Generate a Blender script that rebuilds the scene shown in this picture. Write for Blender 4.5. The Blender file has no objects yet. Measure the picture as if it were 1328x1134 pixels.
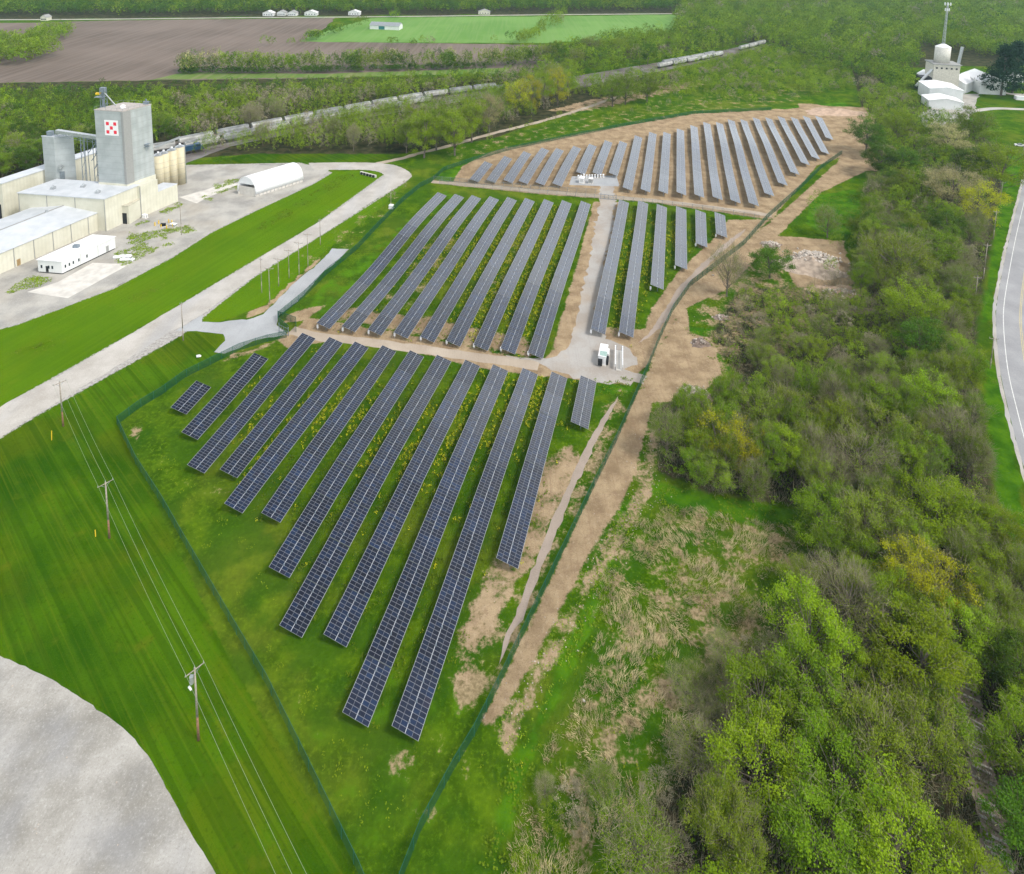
import bpy, bmesh, math, random
import numpy as np
from mathutils import Vector, Matrix
random.seed(7); rng = np.random.default_rng(7)
S = bpy.context.scene
COL = S.collection

# ------------------------------------------------------------------ camera
CH = 115.0; F = 851.277; CY = 18.0; PIT = 0.1385132; ROL = 0.0197174
CP, SP = math.cos(PIT), math.sin(PIT); CR, SR = math.cos(ROL), math.sin(ROL)
def at(px, py, z=0.0):
    """point of the photograph (1328 x 1134) -> world point on the level z"""
    x = (px-664)/F; y = -(py-CY)/F
    x, y = CR*x-SR*y, SR*x+CR*y
    d = (x, CP+y*SP, -SP+y*CP)
    t = (z-CH)/d[2]
    return Vector((d[0]*t, d[1]*t, z))
def proj(X, Y, Z):
    Z = Z-CH
    f = Y*CP-Z*SP; u = Y*SP+Z*CP
    x, y = X/f, u/f
    x, y = CR*x+SR*y, -SR*x+CR*y
    return 664+F*x, CY-F*y
def ztop(p, ytop):
    lo, hi = 0.0, 110.0
    for _ in range(40):
        m = (lo+hi)/2
        if proj(p[0], p[1], m)[1] > ytop: lo = m
        else: hi = m
    return m
cam_d = bpy.data.cameras.new('camera'); cam = bpy.data.objects.new('camera', cam_d); COL.objects.link(cam)
U0 = Vector((0, SP, CP)); X0 = Vector((1, 0, 0)); FW = Vector((0, CP, -SP))
rt = X0*CR+U0*SR; up = -X0*SR+U0*CR
M = Matrix((rt, up, -FW)).transposed().to_4x4(); M.translation = Vector((0, 0, CH))
cam.matrix_world = M
cam_d.sensor_width = 36; cam_d.lens = F/1328*36; cam_d.shift_y = -(567-CY)/1328
cam_d.clip_start = 1; cam_d.clip_end = 12000
S.camera = cam
# ------------------------------------------------------------------ light
SUN_EL, SUN_AZ = math.radians(52), math.radians(118)     # azimuth from +Y towards +X
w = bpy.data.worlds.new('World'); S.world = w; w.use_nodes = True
nt = w.node_tree; nt.nodes.clear()
out = nt.nodes.new('ShaderNodeOutputWorld'); bg = nt.nodes.new('ShaderNodeBackground')
sky = nt.nodes.new('ShaderNodeTexSky'); sky.sky_type = 'NISHITA'; sky.sun_disc = False
sky.sun_elevation = SUN_EL; sky.sun_rotation = SUN_AZ; sky.dust_density = 5; sky.air_density = 1.0; sky.ozone_density = 1.0
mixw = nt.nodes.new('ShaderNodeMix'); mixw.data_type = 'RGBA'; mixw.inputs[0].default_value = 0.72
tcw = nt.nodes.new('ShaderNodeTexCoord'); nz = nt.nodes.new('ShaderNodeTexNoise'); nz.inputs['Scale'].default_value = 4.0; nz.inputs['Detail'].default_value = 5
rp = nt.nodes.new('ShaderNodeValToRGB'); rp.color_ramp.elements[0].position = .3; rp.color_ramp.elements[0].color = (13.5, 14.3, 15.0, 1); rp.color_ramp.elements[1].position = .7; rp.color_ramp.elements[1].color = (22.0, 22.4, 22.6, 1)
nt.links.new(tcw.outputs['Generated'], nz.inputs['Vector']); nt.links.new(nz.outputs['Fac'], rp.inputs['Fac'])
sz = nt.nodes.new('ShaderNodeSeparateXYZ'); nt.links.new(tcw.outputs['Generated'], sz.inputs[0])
gr_ = nt.nodes.new('ShaderNodeValToRGB'); ce = gr_.color_ramp.elements; ce[0].position = 0; ce[0].color = (.80, .83, .86, 1); ce[1].position = .88; ce[1].color = (.055, .062, .075, 1)  # elevation ramp added to the clouds: dark zenith, bright lower band for panel reflections
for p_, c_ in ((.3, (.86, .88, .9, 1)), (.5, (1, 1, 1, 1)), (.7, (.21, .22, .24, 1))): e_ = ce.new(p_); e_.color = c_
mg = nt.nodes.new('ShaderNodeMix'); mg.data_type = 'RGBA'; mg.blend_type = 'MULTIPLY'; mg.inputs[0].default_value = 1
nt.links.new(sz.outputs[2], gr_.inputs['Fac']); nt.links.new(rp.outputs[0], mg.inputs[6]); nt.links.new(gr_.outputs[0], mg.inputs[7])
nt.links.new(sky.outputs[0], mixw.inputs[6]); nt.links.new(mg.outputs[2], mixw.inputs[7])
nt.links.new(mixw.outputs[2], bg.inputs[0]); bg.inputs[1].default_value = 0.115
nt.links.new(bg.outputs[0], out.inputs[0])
sun_d = bpy.data.lights.new('sun', 'SUN'); sun_d.energy = 2.3; sun_d.angle = math.radians(14); sun_d.color = (1, .96, .9)
sun = bpy.data.objects.new('sun', sun_d); COL.objects.link(sun)
sd = Vector((math.sin(SUN_AZ)*math.cos(SUN_EL), math.cos(SUN_AZ)*math.cos(SUN_EL), math.sin(SUN_EL)))
sun.rotation_euler = sd.to_track_quat('Z', 'Y').to_euler()
S.view_settings.view_transform = 'Standard'; S.view_settings.look = 'None'; S.view_settings.gamma = 1
S.view_settings.exposure = 0.36
S.render.resolution_x = 1024; S.render.resolution_y = 874

# ------------------------------------------------------------------ materials
def s2l(c):
    return tuple(((v/255)/12.92 if v/255 <= .04045 else ((v/255+.055)/1.055)**2.4) for v in c)+(1,)
class NT:
    def __init__(s, name, rough=.85, spec=.3):
        s.m = bpy.data.materials.new(name); s.m.use_nodes = True; s.t = s.m.node_tree
        s.b = s.t.nodes['Principled BSDF']; s.b.inputs['Roughness'].default_value = rough
        s.b.inputs['Specular IOR Level'].default_value = spec
        s.geo = None
    def n(s, typ, **kw):
        k = s.t.nodes.new('ShaderNode'+typ)
        for a, v in kw.items(): setattr(k, a, v)
        return k
    def l(s, a, b): s.t.links.new(a, b)
    def pos(s):
        if not s.geo: s.geo = s.n('NewGeometry')
        return s.geo.outputs['Position']
    def noise(s, scale, detail=3, vec=None, rough=.55, stretch=None, rot=0):
        k = s.n('TexNoise'); k.inputs['Scale'].default_value = scale; k.inputs['Detail'].default_value = detail; k.inputs['Roughness'].default_value = rough
        v = vec or s.pos()
        if stretch:
            mp = s.n('Mapping'); mp.inputs['Scale'].default_value = stretch; mp.inputs['Rotation'].default_value = (0, 0, rot)
            s.l(v, mp.inputs[0]); v = mp.outputs[0]
        s.l(v, k.inputs['Vector']); return k.outputs['Fac']
    def math(s, op, a, b=None, c=None, clamp=False):
        k = s.n('Math', operation=op); k.use_clamp = clamp
        for i, v in enumerate((a, b, c)):
            if v is None: continue
            if isinstance(v, (int, float)): k.inputs[i].default_value = v
            else: s.l(v, k.inputs[i])
        return k.outputs[0]
    def ss(s, v, lo, hi):
        k = s.n('MapRange', interpolation_type='SMOOTHSTEP'); s.l(v, k.inputs[0])
        k.inputs[1].default_value = lo; k.inputs[2].default_value = hi
        return k.outputs[0]
    def mix(s, f, a, b, mode='MIX'):
        k = s.n('Mix', data_type='RGBA', blend_type=mode)
        if isinstance(f, (int, float)): k.inputs[0].default_value = f
        else: s.l(f, k.inputs[0])
        for i, v in ((6, a), (7, b)):
            if isinstance(v, tuple): k.inputs[i].default_value = v
            else: s.l(v, k.inputs[i])
        return k.outputs[2]
    def col(s, c): s.l(c, s.b.inputs['Base Color'])
    def bump(s, h, strength=.5, dist=.1):
        k = s.n('Bump'); k.inputs['Strength'].default_value = strength; k.inputs['Distance'].default_value = dist
        s.l(h, k.inputs['Height']); s.l(k.outputs[0], s.b.inputs['Normal'])
def simple(name, c, rough=.7, metal=0, var=.15, scale=1.5, c2=None, bump=0):
    k = NT(name, rough); k.b.inputs['Metallic'].default_value = metal
    a = tuple(v*(1-var) for v in c[:3])+(1,); b = c2 or tuple(min(1, v*(1+var)) for v in c[:3])+(1,)
    nf = k.noise(scale, 5); k.col(k.mix(k.ss(nf, .3, .7), a, b))
    if bump: k.bump(nf, bump)
    return k.m
def L(r, g, b): return (r, g, b, 1)

MAT = {}
MAT['cream'] = None
def wall_mat(name, c, c2, rib=1.2, dirtc=(.3, .28, .22, 1), seam=0):
    k = NT(name, .55, .3)
    n1 = k.noise(.25, 4); n2 = k.noise(3, 4, stretch=(1, 1, .12))
    col = k.mix(k.ss(n1, .3, .7), c, c2)
    col = k.mix(k.math('MULTIPLY', k.ss(n2, .55, .8), .25), col, dirtc)
    # vertical ribs of the sheet cladding
    sx = k.n('SeparateXYZ'); k.l(k.pos(), sx.inputs[0])
    w_ = k.n('TexWave', wave_type='BANDS', bands_direction='X'); w_.inputs['Scale'].default_value = rib; w_.inputs['Distortion'].default_value = 0
    mp = k.n('Mapping'); mp.inputs['Rotation'].default_value = (0, 0, .6); k.l(k.pos(), mp.inputs[0]); k.l(mp.outputs[0], w_.inputs['Vector'])
    col = k.mix(k.math('MULTIPLY', w_.outputs['Fac'], .17 if seam else .09), col, (.25, .25, .22, 1))
    if seam:
        f = k.math('FRACT', k.math('DIVIDE', sx.outputs[2], seam)); m = k.math('LESS_THAN', f, .04)
        col = k.mix(k.math('MULTIPLY', m, .5), col, (.2, .2, .2, 1))
    k.col(col); return k.m
MAT['cream'] = wall_mat('cream_cladding', L(.58, .56, .45), L(.66, .64, .53))
MAT['white_clad'] = wall_mat('white_cladding', L(.66, .68, .66), L(.74, .75, .74), 3)
MAT['tower'] = wall_mat('galvanised_tower', L(.34, .37, .37), L(.43, .46, .46), 1.1, (.24, .25, .25, 1), 2.4)
MAT['roof'] = wall_mat('pale_metal_roof', L(.50, .53, .56), L(.60, .62, .65), 2.2, (.5, .5, .5, 1))
MAT['trim'] = simple('grey_trim', L(.3, .3, .29), var=.04)
MAT['dark'] = simple('dark_opening', L(.015, .017, .02), .6)
MAT['glass'] = simple('window_glass', L(.03, .04, .05), .1)
MAT['steel'] = simple('painted_steel', L(.22, .26, .3), .5, .3)
MAT['galv'] = simple('galvanised_steel', L(.45, .47, .48), .4, .6)
MAT['wood'] = simple('pole_wood', L(.33, .29, .24), .9, var=.25, scale=3)
MAT['wood_dark'] = simple('rusty_pole_wood', L(.23, .13, .08), .9, var=.25, scale=3)
MAT['white'] = simple('white_paint', L(.8, .8, .8), .5, var=.04)
MAT['fabric'] = simple('white_membrane', L(.8, .81, .82), .6, var=.03)
MAT['concrete'] = simple('concrete', L(.6, .57, .52), .9, var=.12, scale=.4)
MAT['yellow'] = simple('yellow_paint', L(.75, .5, .03), .5)
MAT['silo'] = simple('cream_silo_steel', L(.6, .54, .38), .5, var=.06, scale=.6)
MAT['red'] = simple('red_paint', L(.75, .03, .06), .5, var=.05)
MAT['navy'] = simple('dark_blue_paint', L(.02, .06, .12), .4)
MAT['car_white'] = simple('hopper_car_paint', L(.40, .40, .38), .7, var=.3, scale=.3)
MAT['car_grey'] = simple('hopper_car_grey_paint', L(.26, .27, .27), .7, var=.3, scale=.3)
MAT['iron'] = simple('dark_iron', L(.05, .045, .04), .8)
MAT['rail'] = simple('rail_steel', L(.25, .22, .2), .5, .5)
MAT['wire'] = simple('aluminium_wire', L(.3, .34, .26), .5, .3)
MAT['green_paint'] = simple('dark_green_paint', L(.01, .1, .07), .5)
MAT['teal_cab'] = simple('pale_green_cabinet_paint', L(.3, .42, .38), .5)
MAT['panel_frame'] = simple('aluminium_frame', L(.5, .51, .53), .4, .5)
MAT['cable'] = simple('underside_laminate', L(.2, .2, .2), .7)

# solar glass: uv in module units (4 across, n along)
def solar_mat():
    k = NT('solar_glass', .12, .5); k.b.inputs['IOR'].default_value = 1.8
    uv = k.n('UVMap'); sx = k.n('SeparateXYZ'); k.l(uv.outputs[0], sx.inputs[0])
    u, v = sx.outputs[0], sx.outputs[1]
    fu = k.math('FRACT', u); fv = k.math('FRACT', v)
    au = k.math('ABSOLUTE', k.math('SUBTRACT', fu, .5)); av = k.math('ABSOLUTE', k.math('SUBTRACT', fv, .5))
    lu = k.math('GREATER_THAN', au, .474); lv = k.math('GREATER_THAN', av, .442)
    mid = k.math('LESS_THAN', k.math('ABSOLUTE', k.math('SUBTRACT', u, 2.0)), .05)
    edge = k.math('GREATER_THAN', k.math('ABSOLUTE', k.math('SUBTRACT', u, 2.0)), 1.95)
    line = k.math('MAXIMUM', k.math('MAXIMUM', lu, lv), k.math('MAXIMUM', mid, edge))
    oi = k.n('ObjectInfo')
    cv = k.n('CombineXYZ'); k.l(k.math('FLOOR', u), cv.inputs[0]); k.l(k.math('FLOOR', v), cv.inputs[1]); k.l(k.math('MULTIPLY', oi.outputs['Random'], 97.0), cv.inputs[2])
    wn = k.n('TexWhiteNoise'); k.l(cv.outputs[0], wn.inputs['Vector'])
    ramp = k.n('ValToRGB'); cr = ramp.color_ramp; cr.elements[0].color = (.006, .008, .016, 1); cr.elements[1].color = (.014, .013, .022, 1)
    e = cr.elements.new(.5); e.color = (.007, .010, .021, 1); e = cr.elements.new(.95); e.color = (.007, .016, .04, 1)
    cr.elements[-1].position = 1
    k.l(wn.outputs['Value'], ramp.inputs['Fac'])
    tb = k.n('ValToRGB'); tb.color_ramp.elements[0].color = (.8, .8, .85, 1); tb.color_ramp.elements[1].color = (1.5, 1.6, 1.7, 1); k.l(oi.outputs['Random'], tb.inputs['Fac'])
    glass = k.mix(1.0, ramp.outputs[0], tb.outputs[0], 'MULTIPLY')
    lcol = k.mix(k.math('MAXIMUM', mid, edge), (.115, .12, .135, 1), (.34, .355, .38, 1))
    k.col(k.mix(line, glass, lcol))
    k.l(k.math('MULTIPLY_ADD', line, .3, .13), k.b.inputs['Roughness'])
    return k.m
MAT['solar'] = solar_mat()

# ground: masks say what the ground IS (soil, lawn, straw...), never how it is lit
def ground_mat():
    k = NT('ground_cover', 1, .0)
    A = k.n('Attribute', attribute_name='maskA'); B = k.n('Attribute', attribute_name='maskB')
    sa = k.n('SeparateColor'); k.l(A.outputs['Color'], sa.inputs[0]); sb = k.n('SeparateColor'); k.l(B.outputs['Color'], sb.inputs[0])
    dirt, lush, dry = sa.outputs[0], sa.outputs[1], sa.outputs[2]
    mown, wood, yard = sb.outputs[0], sb.outputs[1], sb.outputs[2]
    n_big = k.noise(.035, 4); n_mid = k.noise(.22, 5); n_fin = k.noise(1.3, 6, rough=.7); n_vf = k.noise(5, 4, rough=.7)
    # rough grass
    g = k.mix(k.ss(n_mid, .34, .66), (.034, .088, .002, 1), (.085, .16, .004, 1))
    g = k.mix(k.ss(n_fin, .46, .78), g, (.14, .24, .008, 1))
    g = k.mix(k.math('MULTIPLY', k.ss(n_big, .45, .65), .45), g, (.17, .19, .02, 1)); g = k.mix(k.math('MULTIPLY', k.ss(k.noise(.09, 4), .55, .42), .6), g, (.03, .095, .004, 1))
    g = k.mix(k.math('MULTIPLY', k.ss(n_fin, .46, .25), .7), g, (.03, .085, .004, 1))
    # lush
    lu = k.mix(k.ss(n_mid, .35, .65), (.030, .105, .002, 1), (.09, .205, .004, 1))
    lu = k.mix(k.math('MULTIPLY', k.ss(n_fin, .35, .7), .6), lu, (.05, .15, .01, 1))
    lm = k.ss(k.math('ADD', lush, k.math('MULTIPLY', k.math('SUBTRACT', n_mid, .5), .9)), .4, .62)
    c = k.mix(lm, g, lu)
    # lawn with mowing stripes
    sx = k.n('SeparateXYZ'); mp = k.n('Mapping'); mp.inputs['Rotation'].default_value = (0, 0, STRIPE)
    mp2 = k.n('Mapping'); mp2.inputs['Rotation'].default_value = (0, 0, GR); k.l(k.pos(), mp.inputs[0]); k.l(k.pos(), mp2.inputs[0])
    mv = k.n('Mix', data_type='VECTOR'); k.l(A.outputs['Alpha'], mv.inputs[0]); k.l(mp.outputs[0], mv.inputs[4]); k.l(mp2.outputs[0], mv.inputs[5]); k.l(mv.outputs[1], sx.inputs[0])
    wv = k.math('SINE', k.math('MULTIPLY', k.math('ADD', sx.outputs[0], k.math('MULTIPLY', n_big, 2.5)), 1.9))
    str1 = k.noise(1.0, 3, vec=mv.outputs[1], stretch=(2.6, .02, .5))
    mw = k.mix(k.ss(n_big, .35, .62), (.022, .078, .001, 1), (.07, .155, .002, 1))
    mw = k.mix(k.math('MULTIPLY', k.ss(wv, .2, .8), .22), mw, (.095, .18, .005, 1))
    mw = k.mix(k.math('MULTIPLY', k.ss(n_vf, .5, .75), .5), mw, (.09, .17, .006, 1))
    mw = k.mix(k.math('MULTIPLY', k.ss(n_vf, .48, .25), .5), mw, (.015, .055, .001, 1))
    mw = k.mix(k.math('MULTIPLY', k.ss(k.noise(.05, 3), .48, .62), .4), mw, (.10, .125, .003, 1))
    mw = k.mix(k.math('MULTIPLY', k.ss(str1, .5, .68), .36), mw, (.13, .16, .008, 1))
    st2 = k.noise(1.0, 2, vec=mv.outputs[1], stretch=(.8, .008, .5)); mw = k.mix(k.math('MULTIPLY', k.ss(st2, .5, .4), .45), mw, (.022, .075, .001, 1))
    mw = k.mix(k.math('MULTIPLY', k.ss(n_mid, .58, .75), .5), mw, (.12, .145, .008, 1))
    mw = k.mix(k.math('MULTIPLY', k.ss(n_fin, .5, .25), .55), mw, (.018, .06, .001, 1))
    mw = k.mix(k.math('MULTIPLY', A.outputs['Alpha'], .5), mw, (.12, .235, .004, 1))
    c = k.mix(k.ss(mown, .45, .6), c, mw)
    # wood floor
    wd = k.mix(k.ss(n_mid, .35, .65), (.03, .03, .016, 1), (.085, .07, .04, 1))
    wd = k.mix(k.math('MULTIPLY', k.ss(n_fin, .45, .65), .7), wd, (.03, .07, .012, 1))
    wm = k.ss(k.math('ADD', wood, k.math('MULTIPLY', k.math('SUBTRACT', n_mid, .5), .7)), .4, .7)
    c = k.mix(wm, c, wd)
    # straw
    st = k.mix(k.ss(n_fin, .3, .7), (.17, .13, .065, 1), (.40, .31, .18, 1))
    dm = k.ss(k.math('ADD', dry, k.math('ADD', k.math('MULTIPLY', k.math('SUBTRACT', n_mid, .5), 1.5), k.math('MULTIPLY', k.math('SUBTRACT', n_fin, .5), .8))), .42, .66)
    c = k.mix(dm, c, st)
    # soil
    so = k.mix(k.ss(n_mid, .3, .7), (.26, .185, .11, 1), (.445, .335, .205, 1))
    so = k.mix(k.math('MULTIPLY', k.ss(n_fin, .5, .8), .7), so, (.55, .44, .31, 1))
    so = k.mix(k.math('MULTIPLY', k.ss(n_vf, .5, .3), .75), so, (.17, .115, .07, 1)); n_cl = k.noise(.55, 6, rough=.75); so = k.mix(k.math('MULTIPLY', k.ss(n_cl, .5, .66), .6), so, (.26, .18, .115, 1))
    rut = k.noise(1.0, 3, stretch=(1.3, .06, 1), rot=RUT)
    so = k.mix(k.math('MULTIPLY', k.ss(rut, .5, .7), .4), so, (.27, .18, .11, 1))
    sm = k.ss(k.math('ADD', dirt, k.math('ADD', k.math('MULTIPLY', k.math('SUBTRACT', n_mid, .5), .9), k.math('MULTIPLY', k.math('SUBTRACT', n_fin, .5), .7))), .4, .62)
    c = k.mix(sm, c, so)
    # spilled gravel along the roads
    gr = k.mix(k.ss(n_fin, .3, .7), (.28, .26, .24, 1), (.5, .48, .45, 1))
    ym = k.ss(k.math('ADD', yard, k.math('MULTIPLY', k.math('SUBTRACT', n_fin, .5), 1.0)), .4, .65)
    c = k.mix(ym, c, gr)
    k.col(c)
    k.bump(k.math('ADD', n_fin, k.math('MULTIPLY', n_vf, .4)), .9, .35)
    return k.m
def _dir(a, b):
    v = at(*b)-at(*a); return v.normalized()
sdv = _dir((60, 620), (185, 850)); STRIPE = math.atan2(sdv.x, sdv.y)
rdv = _dir((650, 900), (800, 600)); RUT = math.atan2(rdv.x, rdv.y)
gd = _dir((60, 530), (235, 415)); GR = math.atan2(gd.x, gd.y)
MAT['ground'] = ground_mat()

def gravel_mat(name, a, b, c, stretch=None, rot=0, tint=(.36, .38, .42, 1)):
    k = NT(name, .95, .1)
    n1 = k.noise(.12, 5); n2 = k.noise(1.0, 6, rough=.7); n3 = k.noise(6, 3); n4 = k.noise(.07, 4, stretch=stretch or (1, 1, 1), rot=rot)
    n5 = k.noise(1.0, 3, stretch=(2.2, .05, 1), rot=rot)
    col = k.mix(k.ss(n1, .32, .68), a, b)
    col = k.mix(k.math('MULTIPLY', k.ss(n2, .5, .8), .4), col, c); n6 = k.noise(3.2, 5, rough=.75); col = k.mix(k.math('MULTIPLY', k.ss(n6, .52, .72), .5), col, c); col = k.mix(k.math('MULTIPLY', k.ss(n6, .46, .3), .5), col, tuple(v*.55 for v in a[:3])+(1,))
    col = k.mix(k.math('MULTIPLY', k.ss(n4, .45, .7), .4), col, tint)
    col = k.mix(k.math('MULTIPLY', k.ss(n3, .45, .2), .35), col, tuple(v*.5 for v in a[:3])+(1,))
    col = k.mix(k.math('MULTIPLY', k.ss(n5, .55, .72), .15), col, tuple(v*.6 for v in a[:3])+(1,))
    k.col(col); k.bump(n2, .5, .1); return k.m
gd = _dir((60, 530), (235, 415)); GR = math.atan2(gd.x, gd.y)
MAT['lot'] = gravel_mat('limestone_gravel', L(.25, .235, .205), L(.42, .40, .365), L(.62, .605, .57), rot=-.4, tint=(.27, .28, .31, 1))
MAT['road'] = gravel_mat('gravel_road_surface', L(.38, .35, .31), L(.50, .47, .43), L(.64, .62, .58), (1, .15, 1), GR)
MAT['yard'] = gravel_mat('yard_gravel', L(.30, .29, .27), L(.46, .44, .40), L(.6, .58, .53), tint=(.40, .35, .28, 1))
MAT['apron'] = gravel_mat('fresh_grey_gravel', L(.33, .34, .35), L(.4, .41, .42), L(.48, .49, .5), tint=(.37, .36, .35, 1))
MAT['track'] = gravel_mat('sandy_track', L(.38, .31, .24), L(.46, .39, .31), L(.55, .48, .4), rot=RUT, tint=(.34, .28, .22, 1))
MAT['path'] = gravel_mat('worn_path', L(.3, .245, .2), L(.38, .31, .26), L(.42, .37, .32), rot=RUT, tint=(.3, .25, .2, 1))
MAT['asphalt'] = gravel_mat('worn_asphalt', L(.30, .30, .31), L(.37, .37, .38), L(.42, .42, .42), (1, .05, 1), 0, (.26, .26, .27, 1))
MAT['lane'] = gravel_mat('lane_gravel', L(.33, .29, .25), L(.40, .38, .355), L(.5, .48, .45), rot=0.2, tint=(.42, .33, .24, 1))
MAT['ballast'] = gravel_mat('ballast', L(.14, .12, .11), L(.22, .19, .17), L(.3, .27, .25))
def field_mat(name, a, b, c, rot, fur=.5):
    k = NT(name, .95, .1)
    n1 = k.noise(.012, 4); n2 = k.noise(.3, 4, stretch=(1, .03, 1), rot=rot); n3 = k.noise(.9, 4)
    col = k.mix(k.ss(n1, .35, .65), a, b); col = k.mix(k.math('MULTIPLY', k.ss(n2, .4, .65), fur), col, c)
    col = k.mix(k.math('MULTIPLY', k.ss(n3, .4, .7), .2), col, a); k.col(col); return k.m
MAT['plough'] = field_mat('ploughed_soil', L(.13, .10, .08), L(.18, .14, .115), L(.23, .185, .155), 1.35)
MAT['crop'] = field_mat('young_crop', L(.11, .24, .04), L(.15, .29, .06), L(.20, .31, .10), 1.1, .35)
MAT['verge'] = field_mat('verge_grass', L(.10, .2, .03), L(.15, .22, .05), L(.28, .25, .14), 1.3, .5)
MAT['rock'] = simple('rubble_stone', L(.42, .36, .31), .9, var=.35, scale=1.2, bump=.5)
MAT['rock_pale'] = simple('pale_rubble_stone', L(.52, .46, .40), .9, var=.25, scale=1.2, bump=.5)
MAT['soil_heap'] = simple('heaped_soil', L(.21, .16, .13), .95, var=.35, scale=1.5, bump=.8)

def leaf_mat(name, a, b, c, trans=.15):
    k = NT(name, .8, .08)
    oi = k.n('ObjectInfo'); n1 = k.noise(.35, 3); n2 = k.noise(2.2, 2)
    col = k.mix(k.ss(n1, .35, .65), a, b)
    col = k.mix(k.math('MULTIPLY', k.ss(n2, .4, .7), .6), col, c)
    hs = k.n('HueSaturation'); k.l(col, hs.inputs['Color'])
    ta = k.n('Attribute', attribute_name='tint')
    k.l(k.math('MULTIPLY_ADD', oi.outputs['Random'], .02, .484), hs.inputs['Hue'])
    k.l(k.math('ADD', k.math('MULTIPLY_ADD', oi.outputs['Random'], .5, .75), ta.outputs['Fac']), hs.inputs['Value'])
    k.l(hs.outputs[0], k.b.inputs['Base Color'])
    tr = k.n('BsdfTranslucent'); k.l(hs.outputs[0], tr.inputs[0])
    ms = k.n('MixShader'); ms.inputs[0].default_value = trans
    k.l(k.b.outputs[0], ms.inputs[1]); k.l(tr.outputs[0], ms.inputs[2])
    k.l(ms.outputs[0], k.t.nodes['Material Output'].inputs[0])
    return k.m
LEAF = {
 'green': leaf_mat('mid_green_leaves', L(.085, .165, .006), L(.135, .235, .008), L(.20, .31, .012)),
 'lime': leaf_mat('lime_green_leaves', L(.13, .23, .006), L(.195, .31, .01), L(.27, .38, .015)),
 'yellow': leaf_mat('yellow_green_leaves', L(.28, .32, .006), L(.38, .41, .008), L(.44, .47, .015)),
 'olive': leaf_mat('olive_buds', L(.13, .215, .012), L(.19, .285, .016), L(.27, .37, .025)),
 'dark': leaf_mat('dark_green_leaves', L(.04, .10, .006), L(.065, .145, .008), L(.10, .195, .012)),
 'conifer': leaf_mat('conifer_needles', L(.012, .04, .02), L(.018, .055, .026), L(.025, .07, .03), .05),
 'pink': leaf_mat('pale_blossom_leaves', L(.32, .31, .12), L(.4, .38, .17), L(.46, .43, .2)),
}
MAT['bark'] = simple('bark', L(.13, .11, .09), .95, var=.3, scale=2)
MAT['twig'] = simple('bare_twigs', L(.25, .225, .14), .95, var=.3, scale=.6)
MAT['straw'] = simple('straw_blades', L(.52, .43, .25), .95, var=.35, scale=.5)
MAT['flower'] = simple('yellow_flowers', L(.62, .60, .015), .8, var=.25, scale=2)

# ------------------------------------------------------------------ object helpers
def tag(o, label=None, cat=None, group=None, kind=None):
    if label: o['label'] = label
    if cat: o['category'] = cat
    if group: o['group'] = group
    if kind: o['kind'] = kind
    return o
def empty(name, loc=(0, 0, 0), rz=0.0):
    o = bpy.data.objects.new(name, None); COL.objects.link(o); o.location = loc; o.rotation_euler = (0, 0, rz); o.empty_display_size = 1
    return o
def np_mesh(name, V, Fc, mat, smooth=False, mats=None, midx=None):
    """V (n,3); Fc (m,k) uniform arity"""
    me = bpy.data.meshes.new(name); V = np.asarray(V, np.float32); Fc = np.asarray(Fc, np.int32)
    me.vertices.add(len(V)); me.vertices.foreach_set('co', V.ravel())
    m, kk = Fc.shape
    me.loops.add(m*kk); me.loops.foreach_set('vertex_index', Fc.ravel())
    me.polygons.add(m); me.polygons.foreach_set('loop_start', np.arange(0, m*kk, kk, dtype=np.int32)); me.polygons.foreach_set('loop_total', np.full(m, kk, np.int32))
    for mm in (mats or [mat]): me.materials.append(mm)
    if midx is not None: me.polygons.foreach_set('material_index', np.asarray(midx, np.int32))
    if smooth: me.polygons.foreach_set('use_smooth', np.ones(m, bool))
    me.update(calc_edges=True); me.validate()
    return me
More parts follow.
